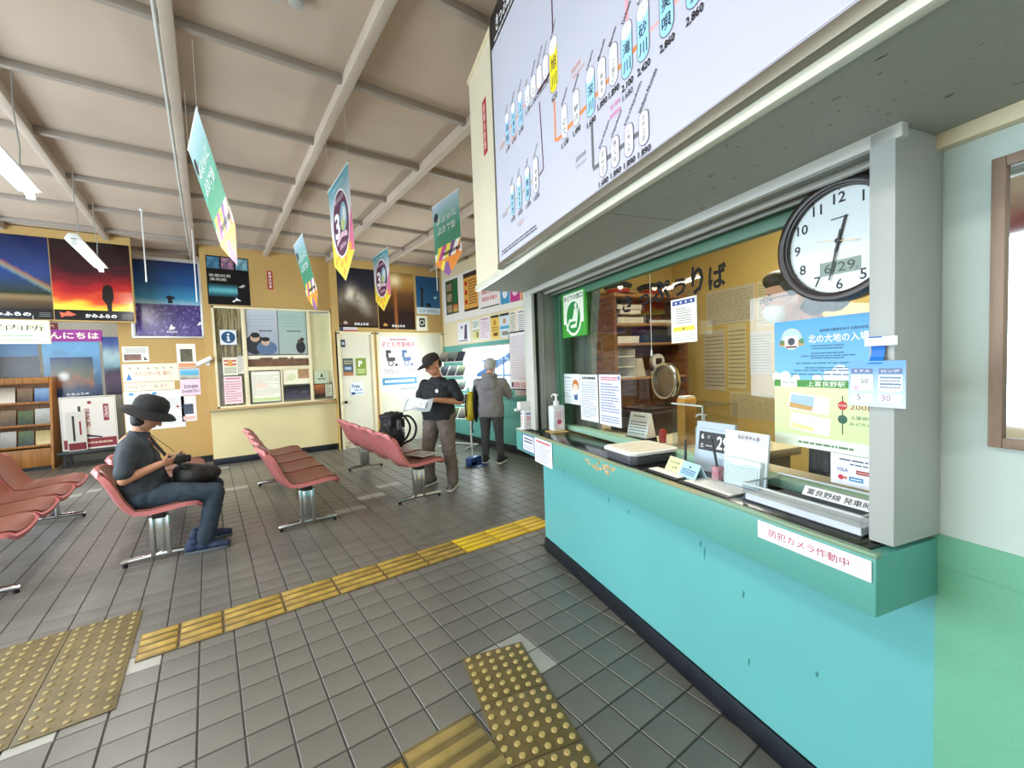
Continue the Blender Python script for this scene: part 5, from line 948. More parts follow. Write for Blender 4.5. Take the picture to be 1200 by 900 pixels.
for nm, lab, u0, u1, z0, z1, s in (('wall_timetable', 'large grey timetable sheet high on the office wall', 3.66, 3.05, 1.73, 2.10, 1), ('narrow_timetable', 'narrow timetable sheet beside the larger one on office wall', 3.03, 2.75, 1.66, 2.10, 2), ('cream_list', 'cream list sheet on the office wall beside the shelf', 3.70, 3.42, 1.02, 1.68, 3), ('grid_sheet', 'grid sheet in the middle of the office wall', 3.38, 3.16, 1.05, 1.72, 4), ('cream_grid_sheet', 'cream grid sheet low on the office wall', 3.12, 2.88, 1.20, 1.62, 5), ('lower_list', 'pale list sheet low on the office wall behind the chair', 3.36, 2.8, .75, 1.02, 6), ('memo_sheet', 'white memo sheet on the office wall beside the narrow timetable', 2.72, 2.45, 1.3, 1.85, 7)):
    on_c(nm, lab, 'notice', u0, u1, z0, z1, 3.72, lambda p, s=s: (p.L(.04,.05,.96,.92,14,'#8a8878',.3,s,True), [p.R(x/8,.04,x/8+.004,.94,'#9a988c') for x in range(1,8)]), paper='#cfcab8' if s % 2 else '#d8cfa4')
# office ceiling lamp
ol = thing('office_lamp', 'fluorescent ceiling lamp in the ticket office', 'lamp', cw(2.45, 1.7, 2.80), CR)
B().box(-.10,.10,-.65,.65,.04,.10).obj('housing', M_WHITE, ol, bev=.01); B().cyl((0,-.6,.02),(0,.6,.02),.016,12).obj('tube', mat('office_tube', '#ffffff', .4, emit=14, emit_col='#fff4e0'), ol)
l = area_light('office_lamp_light', (0,0,0), (0,0,0), .25, 1.2, 60, (1.0, .93, .80)); l.parent = ol; l.location = (0,0,-.02)
# desk under the seat: also a round-mouthed lamp for the far hall window
# ---------------------------------------------------------------- fluorescent lamps of the hall
M_TUBE = mat('fluorescent_tube', '#ffffff', .4, emit=22, emit_col='#fffaf2')
def hall_lamp(label, x, y, z=2.62, L=1.25, power=34):
    t = thing('fluorescent_lamp', label, 'lamp', (x, y, z), 0, 'fluorescent lamps under the hall ceiling')
    B().prism([(-.06,.02),(.06,.02),(.03,.075),(-.03,.075)], -L/2, L/2, 'y').obj('housing', M_WHITE, t, bev=.004)
    B().cyl((0,-L/2+.02,0),(0,L/2-.02,0),.017,14).obj('tube', M_TUBE, t)
    B().box(-.02,.02,-L/2,-L/2+.03,-.025,.03).box(-.02,.02,L/2-.03,L/2,-.025,.03).obj('socket', M_WHITE, t)
    for yy in (-L/2+.2, L/2-.2): B().tube([(0,yy,.075),(.008,yy,.25),(-.006,yy,.45),(0,yy,CZ+.06-z)], .004, 6).obj('chain', M_STEEL, t)
    l = area_light('lamp_light', (0,0,0), (0,0,0), .10, L, power, (1.0, .97, .92)); l.parent = t; l.location = (0,0,-.03)
    return t
hall_lamp('hanging fluorescent lamp over the row of pink benches', -.88, 3.55); hall_lamp('hanging fluorescent lamp in front of the red sunset poster', -.90, 5.98)
for x, y, s in ((-.88, 1.0, 'over the studded mats'), (-2.4, -1.3, 'beside the entrance doors')): hall_lamp('hanging fluorescent lamp ' + s, x, y)
hall_lamp('added fluorescent lamp brightening the alcove, unseen behind the header wall', -1.75, 9.1, 2.95, 1.25, 26)  # unseen lamp, added to brighten the alcove
# ceiling detectors and hanging rods
t = thing('ceiling_detector', 'pair of round white detectors on the ceiling board', 'detector', (.43, 2.50, CZ+.06))
for dx, r in ((-.05,.06),(.06,.045)): B().lathe([(r*.3,-.05),(r*.8,-.045),(r,-.02),(r,0)], c=(dx,0,0), n=20).obj('detector_head', mat('detector_grey', '#a9a49c', .5), t)
def rod(label, x, y, z0, name='hanging_rod'):
    t = thing(name, label, 'rod', (x, y, z0))
    B().cyl((0,0,0),(0,0,CZ+.06-z0),.007,8).obj('rod', M_WHITE, t); B().lathe([(.02,CZ+.05-z0),(.02,CZ+.06-z0)], n=10).obj('flange', M_WHITE, t)
rod('thin white rod hanging before the lavender poster', -.52, 6.6, 2.52); rod('long thin white rod hanging beside the museum poster', -.055, 6.9, 2.35); rod('short thin rod hanging before the blue safety poster', 3.10, 6.3, 2.62)

# ---------------------------------------------------------------- hanging banners
def banner_30(p):
    p.img(0,.30,1,1,lambda x, y: mixh('#e8e4e8', '#3f98a8', max(0, (y-.45)*2)), 6, 10)
    p.P([(0,.22),(0,.55),(.10,.40),(.2,.30),(1,.45),(1,.22),(.5,0)], '#f2d83a'); p.P([(1,.22),(1,.62),(.82,.42),(.8,.25)], '#e8709a')
    for x, y in ((.15,.24),(.4,.18),(.6,.2),(.85,.28),(.5,.09),(.3,.28)): p.C(x, y, .045, '#f0a030', 6)
    p.C(.5,.56,.305,'#f4eef0',ry=.33); p.C(.5,.56,.285,'#5a1c4a',ry=.31)
    p.T('3', .33,.57,.25,'#ffffff',w=.25,bold=.03); p.C(.64,.60,.12,'#8ac0d8',ry=.135); p.C(.60,.54,.08,'#c8d890',ry=.06); p.C(.68,.62,.05,'#f4f4f0',ry=.07)
    p.P([(.25,.43),(.5,.48),(.76,.45),(.76,.40),(.5,.43),(.25,.38)],'#f4c8d8'); p.T('2024', .52,.345,.045,'#f4c8d8',w=.3,bold=.02); p.T('観光協会', .5,.80,.05,'#f0d8e8',w=.42); p.T('ANNIVERSARY', .5,.93,.03,'#d0ecec',w=.6)
def banner_kamifurano(p):
    p.img(0,.35,1,1,lambda x, y: mixh('#4f9a80','#b8d0e0', max(0,(y-.55)*2.2)), 4, 8); p.P([(0,.36),(0,.52),(.3,.62),(.6,.55),(1,.64),(1,.36)],'#3f8a68')
    cs = ['#f0d83a','#c84a8a','#f4e04a','#7a4a90','#f4f0e0','#e8782a']
    for k in range(6): p.P([(k/6-.1, .22 if k not in (2,3) else .1), ((k+1)/6-.1, .22 if k not in (2,3) else .1), ((k+1)/6+.15, .42), (k/6+.15, .42)], cs[k])
    p.P([(0,.22),(.5,0),(1,.22),(1,.25),(0,.25)], '#f09030'); p.P([(.3,.09),(.5,0),(.6,.05),(.5,.2),(.36,.2)],'#8a5a98'); p.P([(.2,.14),(.3,.09),(.4,.2),(.3,.24)],'#f4e04a')
    p.T('ちょっと', .5,.77,.11,'#f8f8f4',w=.76,bold=.06); p.T('ちょっと', .5,.77,.11,'#2f6a50',w=.74,bold=.005); p.T('よりみち', .5,.63,.11,'#f8f8f4',w=.66,bold=.06); p.T('よりみち', .5,.63,.11,'#2f6a50',w=.64,bold=.005); p.C(.13,.83,.06,'#2a2430'); p.L(.3,.28,.95,.34,1,'#2a2430',.7,3,True)
def banner(label, x, y, ztop, w_, h_, dr, lean=0.0, yaw=0.0):
    # hangs from a ceiling batten, its plane along the battens; printed on both faces
    t = thing('hanging_banner', label, 'banner', (x, y, ztop), yaw)
    n = 14; P = []
    pts = [(-.5,0),(-.5,-.78),(0,-1),(.5,-.78),(.5,0)]
    def off(z): return -lean*z
    zz = [-h_*k/n for k in range(n+1)]; vs = []; fs = []
    for z in zz:
        q = -z/h_; hw = w_/2 if q < .78 else w_/2*(1-q)/.22
        hw = max(hw, .002); vs += [(off(z)-.0012, -hw, z), (off(z)-.0012, hw, z), (off(z)+.0012, hw, z), (off(z)+.0012, -hw, z)]
    for k in range(n):
        a = 4*k; b = a + 4
        for i in range(4): fs.append((a+i, a+(i+1) % 4, b+(i+1) % 4, b+i))
    fs += [(0,1,2,3), (4*n+3,4*n+2,4*n+1,4*n)]
    B().add(vs, fs).obj('cloth', mat('banner_cloth', '#e8e8e4', .7), t)
    for side in (1, -1):
        p = Print(w_, h_, .0026); dr(p)
        # bend the print onto the leaning cloth and clip it to the pointed outline
        m = [(p_[0], p_[1], p_[2] - h_/2) for p_ in p.v]; out = []
        for X, Yd, Z in m:
            q = -Z/h_; hw = w_/2 if q < .78 else max(w_/2*(1-q)/.22, .001); X = max(-hw, min(hw, X))
            out.append((off(Z) + side*Yd, -side*X, Z))
        p.v = out; p.build(t)
    B().cyl((0,-w_/2-.01,0),(0,w_/2+.01,0),.006,8).obj('top_bar', M_WHITE, t)
    for s_ in (-1, 1): B().cyl((0,s_*w_/2*.97,0),(0,s_*w_/2*.97,CZ-.02-ztop),.0018,5).obj('string', mat('string', '#b8b4a8', .7), t)
banner('green tourism banner twisting edge-on beside the conduit batten', .01, 3.30, 2.90, .58, .80, banner_kamifurano, .24, rad(5.5))
banner('banner with round purple 30 emblem, hanging by the cream fare panel side', .90, 3.47, 2.87, .60, .78, banner_30, .03)
banner('small green tourism banner before the yellow office wall', .93, 5.42, 2.90, .56, .80, banner_kamifurano, .20)
banner('banner with round purple 30 emblem before the sunbeam poster', 1.84, 5.30, 2.84, .56, .72, banner_30, .02)
banner('green tourism banner hanging beside the overhead fare box', 1.85, 3.53, 2.92, .52, .70, banner_kamifurano, .02)
# ---------------------------------------------------------------- tactile paving
M_TAC_OLD = mat('worn_yellow_rubber', '#5e4a22', 0.55, 0, .3, 9, .1, 60, var2='#7a6230')
M_BAR_OLD = mat('worn_yellow_bar_lit', '#9c7f38', 0.42, 0, .3, 11, .1, 60, var2='#bb9b48')  # lighter than its base: highlights on the bar edges put into the colour
M_BAR_NEW = mat('bright_yellow_bar_lit', '#dcb92c', 0.42, 0, .08, 6)  # yellow bars lightened too, standing in for edge highlights
M_BAR_OLIVE = mat('olive_bar_lit', '#8a7542', 0.42, 0, .2, 11, .1, 60)  # olive bars carry the same painted edge highlights
M_TAC_NEW = mat('bright_yellow_rubber', '#a5851a', 0.45, 0, .08, 6)
M_TAC_OLIVE = mat('olive_rubber', '#64552f', 0.5, 0, .25, 10, .1, 60, var2='#6f5e34')
M_STUD = mat('stud_rubber', '#b49c60', 0.4, 0, .15, 10)
def bar_block(x0, x1, y0, y1, m, label, group, nb=4, z=0.004):
    t = thing('tactile_block', label, 'tactile paving', ((x0+x1)/2, (y0+y1)/2, 0), 0, group)
    w_, h_ = (x1-x0)/2 - .002, (y1-y0)/2
    B().box(-w_,w_,-h_,h_,0,z).obj('base', m, t, bev=.001)
    for k in range(nb):
        y = -h_ + 2*h_*(k+.5)/nb; B().prism([(y-.022,z),(y+.022,z),(y+.014,z+.006),(y-.014,z+.006)], -w_+.006, w_-.006, 'x').obj('bar', {M_TAC_NEW: M_BAR_NEW, M_TAC_OLD: M_BAR_OLD, M_TAC_OLIVE: M_BAR_OLIVE}[m], t, bev=.001)
xs_ = [-.37,-.20,-.005,.293,.592,.892,1.192,1.492,1.79,2.09,2.34]
ORD = ['first','second','third','fourth','fifth','sixth','seventh','eighth','ninth','tenth']
for k, (a, b) in enumerate(zip(xs_, xs_[1:])):
    new = a > 1.45
    bar_block(a, b, 2.725, 3.0, M_TAC_NEW if new else M_TAC_OLD, ('bright yellow' if new else 'worn ochre') + f' barred tactile block, {ORD[k]} in the strip from the studded mat', 'barred blocks of the guide strip')
bar_block(.488,.778,1.165,1.45,M_TAC_OLIVE,'worn barred tactile block touching the studded blocks','',4)
bar_block(.185,.483,1.14,1.43,M_TAC_OLD,'worn ochre barred tactile block second from the studded blocks','',4)
for o in [o for o in COL.objects if o.get('group') == '']: del o['group']
me_st = B().lathe([(.013,.004),(.013,.006),(.0105,.009),(.004,.0098)], n=14).mesh('stud', M_STUD)
def stud_block(v, u, label, rot, nx=6, ny=6, w_=.30, h_=.30):
    t = thing('tactile_block', label, 'tactile paving', cw(v, u, 0), rot, 'studded blocks before the counter')
    B().box(-w_/2+.001,w_/2-.001,-h_/2+.001,h_/2-.001,0,.0042).obj('base', M_TAC_OLIVE, t, bev=.001)
    for i in range(nx):
        for j in range(ny): put(me_st, 'stud', t, (-w_/2 + w_*(i+.5)/nx, -h_/2 + h_*(j+.5)/ny, 0))
# measured: far-left corner (0.904, 1.748), blocks run toward the camera along the counter direction
c0 = Vector((.904, 1.748)); du = Vector(cw(0,1)[:2]); dv = Vector(cw(1,0)[:2])
for k in range(3):
    c = c0 + dv*.15 - du*(.15 + .301*k); v_, u_ = c.dot(dv), c.dot(du)
    stud_block(v_, u_, ('olive studded tactile block beside the light corner tiles', 'olive studded tactile block touching the worn barred block', 'olive studded tactile block last in its row, farthest from the light tiles')[k], CR)
for k, (a, b) in enumerate(((-.690,-.392),(-.99,-.694))):
    t = thing('tactile_mat', ('olive studded tactile mat joining the yellow guide strip', 'olive studded tactile mat left of the mat joining the strip')[k], 'tactile paving', ((a+b)/2, 2.86, 0))
    w_, h_ = (b-a)/2, .465
    B().box(-w_,w_,-h_,h_,0,.005).obj('base', M_TAC_OLIVE, t, bev=.0015)
    s_ = B()
    for i in range(5):
        for j in range(16): s_.lathe([(.013,.005),(.012,.008),(.007,.0105),(.001,.011)], c=(-w_ + 2*w_*(i+.5)/5, -h_ + 2*h_*(j+.5)/16, 0), n=8)
    o = s_.obj('studs', mat('mat_stud_glint', '#94814e', .4, 0, .15, 10), t); o['kind'] = 'stuff'  # olive rubber made lighter, so the stud glints sit in the colour

# ---------------------------------------------------------------- benches
M_PINK = mat('pink_vinyl', '#c0706f', 0.42, 0, .05, 4, .03, 200)
M_PAD = mat('salmon_vinyl', '#7c4636', 0.42, 0, .06, 4, .03, 200)
SP = .525
def seat_mesh(off, th, m, inset=0.0, kind='shell'):
    # side profile: front lip -> seat -> curve -> top of the back
    prof = [(.235,.370),(.245,.392),(.225,.412),(.15,.418),(.05,.405),(-.06,.395),(-.14,.405),(-.19,.44),(-.225,.50),(-.255,.58),(-.29,.66),(-.325,.72),(-.345,.735)]
    if kind == 'pad': prof = prof[1:-1]
    n = 12; P = []
    for k, (x, z) in enumerate(prof):
        t = k/(len(prof)-1); row = []
        hw = SP/2 - .006 - inset
        if t < .2: hw *= (.80 + .20*(t/.2)**.5)
        if t > .84: hw *= (1 - .30*((t-.84)/.16)**2)
        for i in range(n+1):
            s = -1 + 2*i/n
            dip = .020*(1 - s*s) if t < .55 else 0
            bulge = .028*(1 - s*s) if t >= .5 else 0
            lift = -.02*(s**4) if t > .9 else 0
            row.append((x + off*(.5 if t > .5 else 0) - bulge + .02*(s**4)*(t > .5), s*hw, z - dip + off + lift))
        P.append(row)
    return B().sheet(P, th).mesh(kind, m, smooth=50)
me_shell = seat_mesh(0, .032, M_PINK, 0, 'shell'); me_pad = seat_mesh(.018, .018, M_PAD, .022, 'pad')
def bench(label, x, n=4, y0=4.05, near=True):
    t = thing('waiting_bench', label, 'bench', (x, y0, 0))
    for k in range(n):
        s = put(me_shell, 'seat', t, (0, SP*(k+.5), 0)); put(me_pad, 'cushion', s)
    B().box(-.05,.03,.04,SP*n-.04,.335,.372).obj('beam', M_BLACK, t, bev=.005)
    for y in (.11, SP*n-.11):
        B().box(-.075,-.045,y-.022,y+.022,.04,.34).box(.02,.05,y-.022,y+.022,.04,.34).box(-.045,.02,y-.006,y+.006,.05,.34).obj('leg', M_CHROME, t, bev=.004)
        f = B().tube([(-.245,y,.035),(-.22,y,.040),(-.05,y,.046),(.03,y,.046),(.2,y,.040),(.235,y,.035)], [.016,.02,.022,.022,.02,.016], 12).obj('foot', M_CHROME, t)
        for xx in (-.225, .215): B().cyl((xx,y,0),(xx,y,.03),.016,10).obj('rubber_pad', M_BLACK, f)
    return t
bench('pink four-seat bench standing nearest the brochure rack', -1.32)
bench('pink four-seat bench where the man in the black hat sits', -.345)
bench('empty pink four-seat bench between the seated man and the newspaper reader', .675)
bench('pink four-seat bench holding the black rucksack and newspaper', 1.745)
# rucksack and newspaper on the last bench
rs = thing('rucksack', 'black rucksack with looped straps standing on the pink bench', 'rucksack', (1.78, 5.02, .44), rad(10))
def remesh(b, voxel, it=4):
    me = bpy.data.meshes.new('r'); me.from_pydata(b.v, [], b.f)
    o = bpy.data.objects.new('r', me); COL.objects.link(o)
    m = o.modifiers.new('r', 'REMESH'); m.mode = 'VOXEL'; m.voxel_size = voxel
    m = o.modifiers.new('s', 'SMOOTH'); m.factor = .5; m.iterations = it
    dg = bpy.context.evaluated_depsgraph_get(); out = bpy.data.meshes.new_from_object(o.evaluated_get(dg))
    bpy.data.objects.remove(o); out.shade_smooth(); return out
from mathutils import noise as mnoise
def sm(pts, k=5):
    P = [Vector(p) for p in pts]; out = []
    for i in range(len(P)-1):
        a, b, c, d = P[max(i-1,0)], P[i], P[i+1], P[min(i+2,len(P)-1)]
        for j in range(k):
            t = j/k; out.append(.5*((2*b) + (c-a)*t + (2*a-5*b+4*c-d)*t*t + (3*b-a-3*c+d)*t**3))
    return out + [P[-1]]
def blob(b, name, m, parent, voxel=.012, it=4, wr=0.0, ws=14):
    me = remesh(b, voxel, it)
    if wr:      # cloth folds
        ns = [v.normal.copy() for v in me.vertices]
        for v, n in zip(me.vertices, ns):
            q = v.co; f = mnoise.noise(Vector((q.x*ws, q.y*ws, q.z*ws*.55))) + .6*mnoise.noise(Vector((q.x*ws*1.2 + q.z*ws*1.4, q.y*ws, q.z*ws*1.1)))
            v.co = q + n*wr*(abs(f)*1.6 - .5)
    me.update()
    me.name = name; me.materials.clear(); me.materials.append(m); return put(me, name, parent)
M_BAG = mat('black_nylon', '#191a1d', .6, 0, .25, 14, .1, 60)
bb = B().obox((0,0,.18),(.20,.26,.34),Euler((0,rad(6),0)).to_matrix()).ball((0,.02,.34),(.10,.13,.09)).ball((-.09,0,.14),(.08,.11,.12)).ball((.02,-.13,.15),(.08,.05,.12)).ball((.0,.13,.15),(.08,.05,.11))
blob(bb, 'pack', M_BAG, rs, .012, 4, .010, 16)
blob(B().obox((0,0,.375),(.19,.25,.07),Euler((0,rad(-8),rad(5))).to_matrix()).ball((.03,-.05,.40),(.06,.08,.03)), 'lid', M_BAG, rs, .01, 4, .006, 18); B().tube(sm([(.08,-.10,.37),(.16,-.16,.36),(.22,-.19,.24),(.19,-.17,.10),(.08,-.12,.04)]), .014, 10).obj('strap', M_BAG, rs); B().tube(sm([(.09,.03,.37),(.17,.0,.36),(.23,-.04,.22),(.18,-.02,.08),(.08,.0,.04)]), .014, 10).obj('strap', M_BAG, rs)
B().box(-.02,.03,-.165,-.15,.22,.34).obj('side_pocket', mat('grey_nylon', '#6a6e72', .6), rs, bev=.006)
nw = thing('newspaper', 'folded newspaper lying on the bench seat before the rucksack', 'newspaper', (1.86, 4.36, .437), rad(20))
for k in range(3): B().box(-.11+.004*k,.11,-.15,.15-.004*k,.003*k,.003*k+.0025).obj('fold', mat('newsprint', '#cfccc4', .8, 0, .06, 30), nw)
p = Print(.20,.28,0); p.L(.05,.05,.95,.8,14,'#6a6864',.4,3); p.R(.1,.5,.5,.75,'#7a7872'); p.R(.05,.84,.95,.95,'#8a3a30'); o = p.build(nw); o.rotation_euler = (rad(-90),0,0); o.location = (0,0,.0095)

# ---------------------------------------------------------------- leaflet rack by the corner, dustpan
lr = thing('leaflet_rack', 'white wire-framed leaflet rack standing before the turquoise wall', 'rack', (3.48, 6.50, 0), rad(-62))
for x in (-.28, .28): B().tube([(x,-.22,.02),(x,.18,.02)], .012, 8).tube([(x,-.05,.02),(x,.02,1.62)], .012, 8).obj('side_frame', M_WHITE, lr)
B().cyl((-.28,.18,.02),(.28,.18,.02),.01,8).cyl((-.28,.02,1.62),(.28,.02,1.62),.01,8).obj('cross_bar', M_WHITE, lr)
for k in range(5):
    z = .55 + .24*k
    B().prism([(-.14,z-.05),(-.13,z-.05),(.0,z+.13),(-.01,z+.13)], -.27, .27, 'x').prism([(-.17,z-.05),(-.13,z-.05),(-.13,z-.04),(-.17,z-.04)], -.27, .27, 'x').obj('tier', M_WHITE, lr)
    for i in range(3):
        c = ('#505a58','#8a9a90','#6a7a50','#404a58','#a8a090')[(k+i*2) % 5]
        sheet('leaflet', f'{("slate","pale green","moss","navy","tan")[(k+i*2) % 5]} leaflet on the {("lowest","second lowest","middle","second highest","top")[k]} tier of the white wire rack', 'leaflet', .15, .20, Vector((3.48,6.50,z+.035)) + Matrix.Rotation(rad(-62),3,'Z') @ Vector((-.175+.175*i, -.098, .012)), rad(-62), d_photo(c,'#30343a',k*3+i), tilt=rad(-35), t=.004, paper='#d8d8d4', group='leaflets in the white wire rack')
dp = thing('dustpan', 'blue long-handled dustpan on the floor by the turquoise wall', 'dustpan', (2.98, 5.10, 0), rad(20))
B().prism([(-.12,0),(.12,0),(.12,.10),(.08,.12),(-.08,.12),(-.12,.10)], -.02, .08, 'y').prism([(-.12,0),(.12,0),(.12,.012),(-.12,.012)], -.14, -.02, 'y').obj('pan', mat('blue_plastic', '#2f4f9a', .4), dp, bev=.006); B().tube([(0,.05,.11),(0,.06,.5),(0,.06,.62)], .010, 8).obj('handle', M_WHITE, dp)
# blue stair frame and pale station forecourt seen through the platform window
fl_out = struct(B().box(4.1, 14, -4, 22, -.5, -.3).obj('floor_platform', mat('concrete_outside', '#c8c8c4', .8), smooth=0))
BFP = (7.25, 10.3, -.3)
bf = thing('blue_footbridge', 'blue steel footbridge frame outside the platform window', 'footbridge', BFP, rad(-62))
M_BST = mat('blue_steel', '#2f7fc0', .5)
for k in range(6): B().box(-.8+.32*k,-.76+.32*k,-.02,.02,0,1.45+.22*k if k < 4 else 2.2).obj('post', M_BST, bf)
for z in (.9, 1.35, 1.8): B().box(-.85,.9,-.02,.02,z,z+.05).obj('rail', M_BST, bf)
B().prism([(-.95,1.35),(.95,2.35),(.95,2.45),(-.95,1.45)], -.2, .2, 'y').obj('stringer', M_BST, bf)
# ---------------------------------------------------------------- people
M_SKIN = mat('skin', '#c08a6c', 0.5, 0, .06, 14)
M_SKIN2 = mat('skin_fair', '#d8a288', 0.5, 0, .06, 14)
def cap(b, pts):
    # chain of tapered capsules: [(x, y, z, r), ...]
    for i, (x, y, z, r) in enumerate(pts):
        b.ball((x, y, z), r, 14, 10)
        if i:
            X, Y, Z, Rr = pts[i-1]; b.cyl((X, Y, Z), (x, y, z), Rr, 14, r)
    return b
def loft(b, rings, n=20):
    # rings: (x, y, z, rx, ry) -> closed elliptical tube with flat ends
    vs = []; fs = []
    for x, y, z, rx, ry in rings:
        vs += [(x + rx*math.copysign(abs(cos(2*pi*k/n))**.8, cos(2*pi*k/n)), y + ry*math.copysign(abs(sin(2*pi*k/n))**.8, sin(2*pi*k/n)), z) for k in range(n)]
    for i in range(len(rings)-1):
        for k in range(n): fs.append((i*n+k, i*n+(k+1) % n, (i+1)*n+(k+1) % n, (i+1)*n+k))
    m = (len(rings)-1)*n; fs += [tuple(range(n))[::-1], tuple(range(m, m+n))]
    return b.add(vs, fs)
def hand(b, wrist, fdir, palm_n, s=1.0, curl=.6, thumb=1):
    # five-fingered hand: palm along fdir, fingers curling towards palm_n, thumb on the thumb*side edge
    w = Vector(wrist); f = Vector(fdir).normalized(); n = Vector(palm_n); n = (n - f*n.dot(f)).normalized(); sd = f.cross(n)*thumb
    R = Matrix((f, sd, n)).transposed()
    b.ball(w + f*.045*s, (.048*s, .040*s, .016*s), 12, 8, R); cap(b, [(*w, .024*s), (*(w + f*.03*s), .022*s)])
    for k, (l, off) in enumerate(((.072, .030), (.080, .010), (.075, -.010), (.060, -.029))):
        p = w + f*(.082 if k in (1, 2) else .076)*s + sd*off*s; a = 0; pts = [(*p, .0095*s)]
        for j, q in enumerate((.45, .32, .23)):
            a += curl*(.55, .75, .6)[j]; p = p + (f*cos(a) + n*sin(a))*l*q*s; pts.append((*p, (.0088, .0080, .0070)[j]*s))
        cap(b, pts)
    p = w + f*.028*s + sd*.034*s; q = p + (f*.55 + sd*.6 + n*.45).normalized()*.038*s; r = q + (f*.9 + n*.45).normalized()*.032*s
    cap(b, [(*p, .0125*s), (*q, .0105*s), (*r, .0085*s)])
def head(b, c, yaw_pitch_R, s=1.0):
    R = yaw_pitch_R; c = Vector(c)
    P = lambda x, y, z: c + R @ Vector((x*s, y*s, z*s))
    b.ball(P(0,0,.025), (.098*s,.077*s,.095*s), 18, 12, R); b.ball(P(.028,0,-.045), (.062*s,.056*s,.062*s), 14, 10, R); b.ball(P(.05,0,-.078), (.032*s,.034*s,.026*s), 12, 8, R)
    cap(b, [(*P(.088,0,.012), .010*s), (*P(.108,0,-.022), .013*s)]); b.ball(P(.098,.013,-.026), .009*s, 8, 6); b.ball(P(.098,-.013,-.026), .009*s, 8, 6)
    b.ball(P(.086,0,-.052), (.012*s,.024*s,.008*s), 10, 6, R); b.ball(P(.082,.033,.03), (.014*s,.022*s,.008*s), 8, 6, R); b.ball(P(.082,-.033,.03), (.014*s,.022*s,.008*s), 8, 6, R)
    for e in (-1, 1): b.ball(P(-.008, e*.078, -.012), (.020*s,.010*s,.031*s), 10, 8, R)
    return P
def eyes(P, parent, R, s=1.0):
    for e in (-1, 1): B().ball(P(.088, e*.032, .008), (.006*s, .013*s, .006*s), 10, 6, R).obj('eye', mat('dark_eye', '#1a1412', .3), parent)
    for e in (-1, 1): B().ball(P(.090, e*.033, .028), (.005*s, .018*s, .004*s), 8, 6, R).obj('eyebrow', mat('dark_hair', '#17120f', .6), parent)
def shoe(name, parent, p, d, m, L=.27, sole=None):
    p = Vector(p); a = math.atan2(d[1], d[0]); Rm = Matrix.Rotation(a, 3, 'Z'); b = B()
    for x, y, z, r in ((-.06,0,.05,(.05,.042,.05)), (.02,0,.05,(.07,.044,.048)), (.10,0,.04,(.07,.048,.034)), (.155,0,.034,(.045,.044,.026)), (-.05,0,.09,(.045,.04,.03))): b.ball(p + Rm @ Vector((x*L/.27, y, z)), r, 12, 8, Rm)
    o = blob(b, name, m, parent, .009, 2)
    B().add([p + Rm @ Vector((x*L/.27, y, z)) for z in (0, .022) for x, y in ((-.10,-.035),(-.02,-.04),(.08,-.048),(.17,-.035),(.195,0),(.17,.035),(.08,.048),(-.02,.04),(-.10,.035))], [tuple(range(9))[::-1], tuple(range(9, 18))] + [(i, (i+1) % 9, 9+(i+1) % 9, 9+i) for i in range(9)]).obj('sole', sole or M_WHITE, o, bev=.004)
    return o
def person(label, loc, rz): return thing('person', label, 'person', loc, rz)

# --- seated man in a black hat (local x = forward, bench frame); looks down at what he holds
pm = person('seated man in a broad black hat and dark clothes, head bowed', (-.345, 4.27, 0), 0)
Rhd = Euler((0, rad(38), 0)).to_matrix()
b = B(); HC = (-.045, 0, 1.10)
PH = head(b, HC, Rhd, .98)
cap(b, [(-.11,0,.96,.056), (-.085,0,1.02,.052), (-.05,0,1.07,.055)])
cap(b, [(-.12,0,.86,.12), (-.14,0,.70,.12), (-.13,0,.54,.12)])
cap(b, [(-.13,-.165,.90,.042), (-.18,-.225,.665,.038), (.02,-.15,.735,.026)]); cap(b, [(-.13,.165,.90,.042), (-.08,.24,.67,.038), (.09,.06,.715,.026)])
hand(b, (.02,-.15,.735), (.8,.5,.05), (.35,.6,.2), .95, .75, 1); hand(b, (.09,.06,.715), (.75,-.6,.12), (.3,-.6,.3), .95, .75, -1)
cap(b, [(-.10,-.1,.49,.07), (.33,-.13,.44,.05), (.25,-.14,.12,.04)]); cap(b, [(-.10,.1,.49,.07), (.33,.12,.44,.05), (.26,.12,.12,.04)])
blob(b, 'body', M_SKIN, pm, .0065, 3); eyes(PH, pm, Rhd, .98)
M_SHIRT = mat('charcoal_shirt', '#2c3238', .75, 0, .25, 7, .2, 30)
b = loft(B(), [(-.08,0,.46,.13,.185),(-.09,0,.56,.15,.19),(-.11,0,.68,.145,.185),(-.125,0,.80,.13,.19),(-.13,0,.90,.10,.18),(-.115,0,.955,.07,.09)])
b.ball((-.13,-.10,.88),(.10,.13,.08)).ball((-.13,.10,.88),(.10,.13,.08))
cap(b, [(-.13,-.17,.905,.068), (-.165,-.205,.77,.062), (-.178,-.222,.715,.060)]); cap(b, [(-.13,.17,.905,.068), (-.10,.22,.77,.060), (-.09,.235,.72,.058)]); b.cyl((-.105,0,.95),(-.095,0,.985),.072,16,.066)
blob(b, 'shirt', M_SHIRT, pm, .010, 5, .007, 13)
M_JEAN = mat('dark_jeans', '#2a3745', .8, 0, .2, 9, .2, 40)
b = B(); cap(b, [(-.10,-.09,.50,.105), (.12,-.12,.485,.088), (.34,-.135,.455,.072), (.31,-.14,.30,.066), (.26,-.14,.10,.062)]); cap(b, [(-.10,.09,.50,.105), (.12,.11,.485,.088), (.34,.12,.455,.072), (.32,.125,.30,.066), (.27,.125,.10,.062)]); b.ball((-.11,0,.50),(.12,.17,.085))
blob(b, 'trousers', M_JEAN, pm, .010, 4, .006, 15)
M_NAVY = mat('navy_shoe', '#23304e', .6, 0, .2, 20)
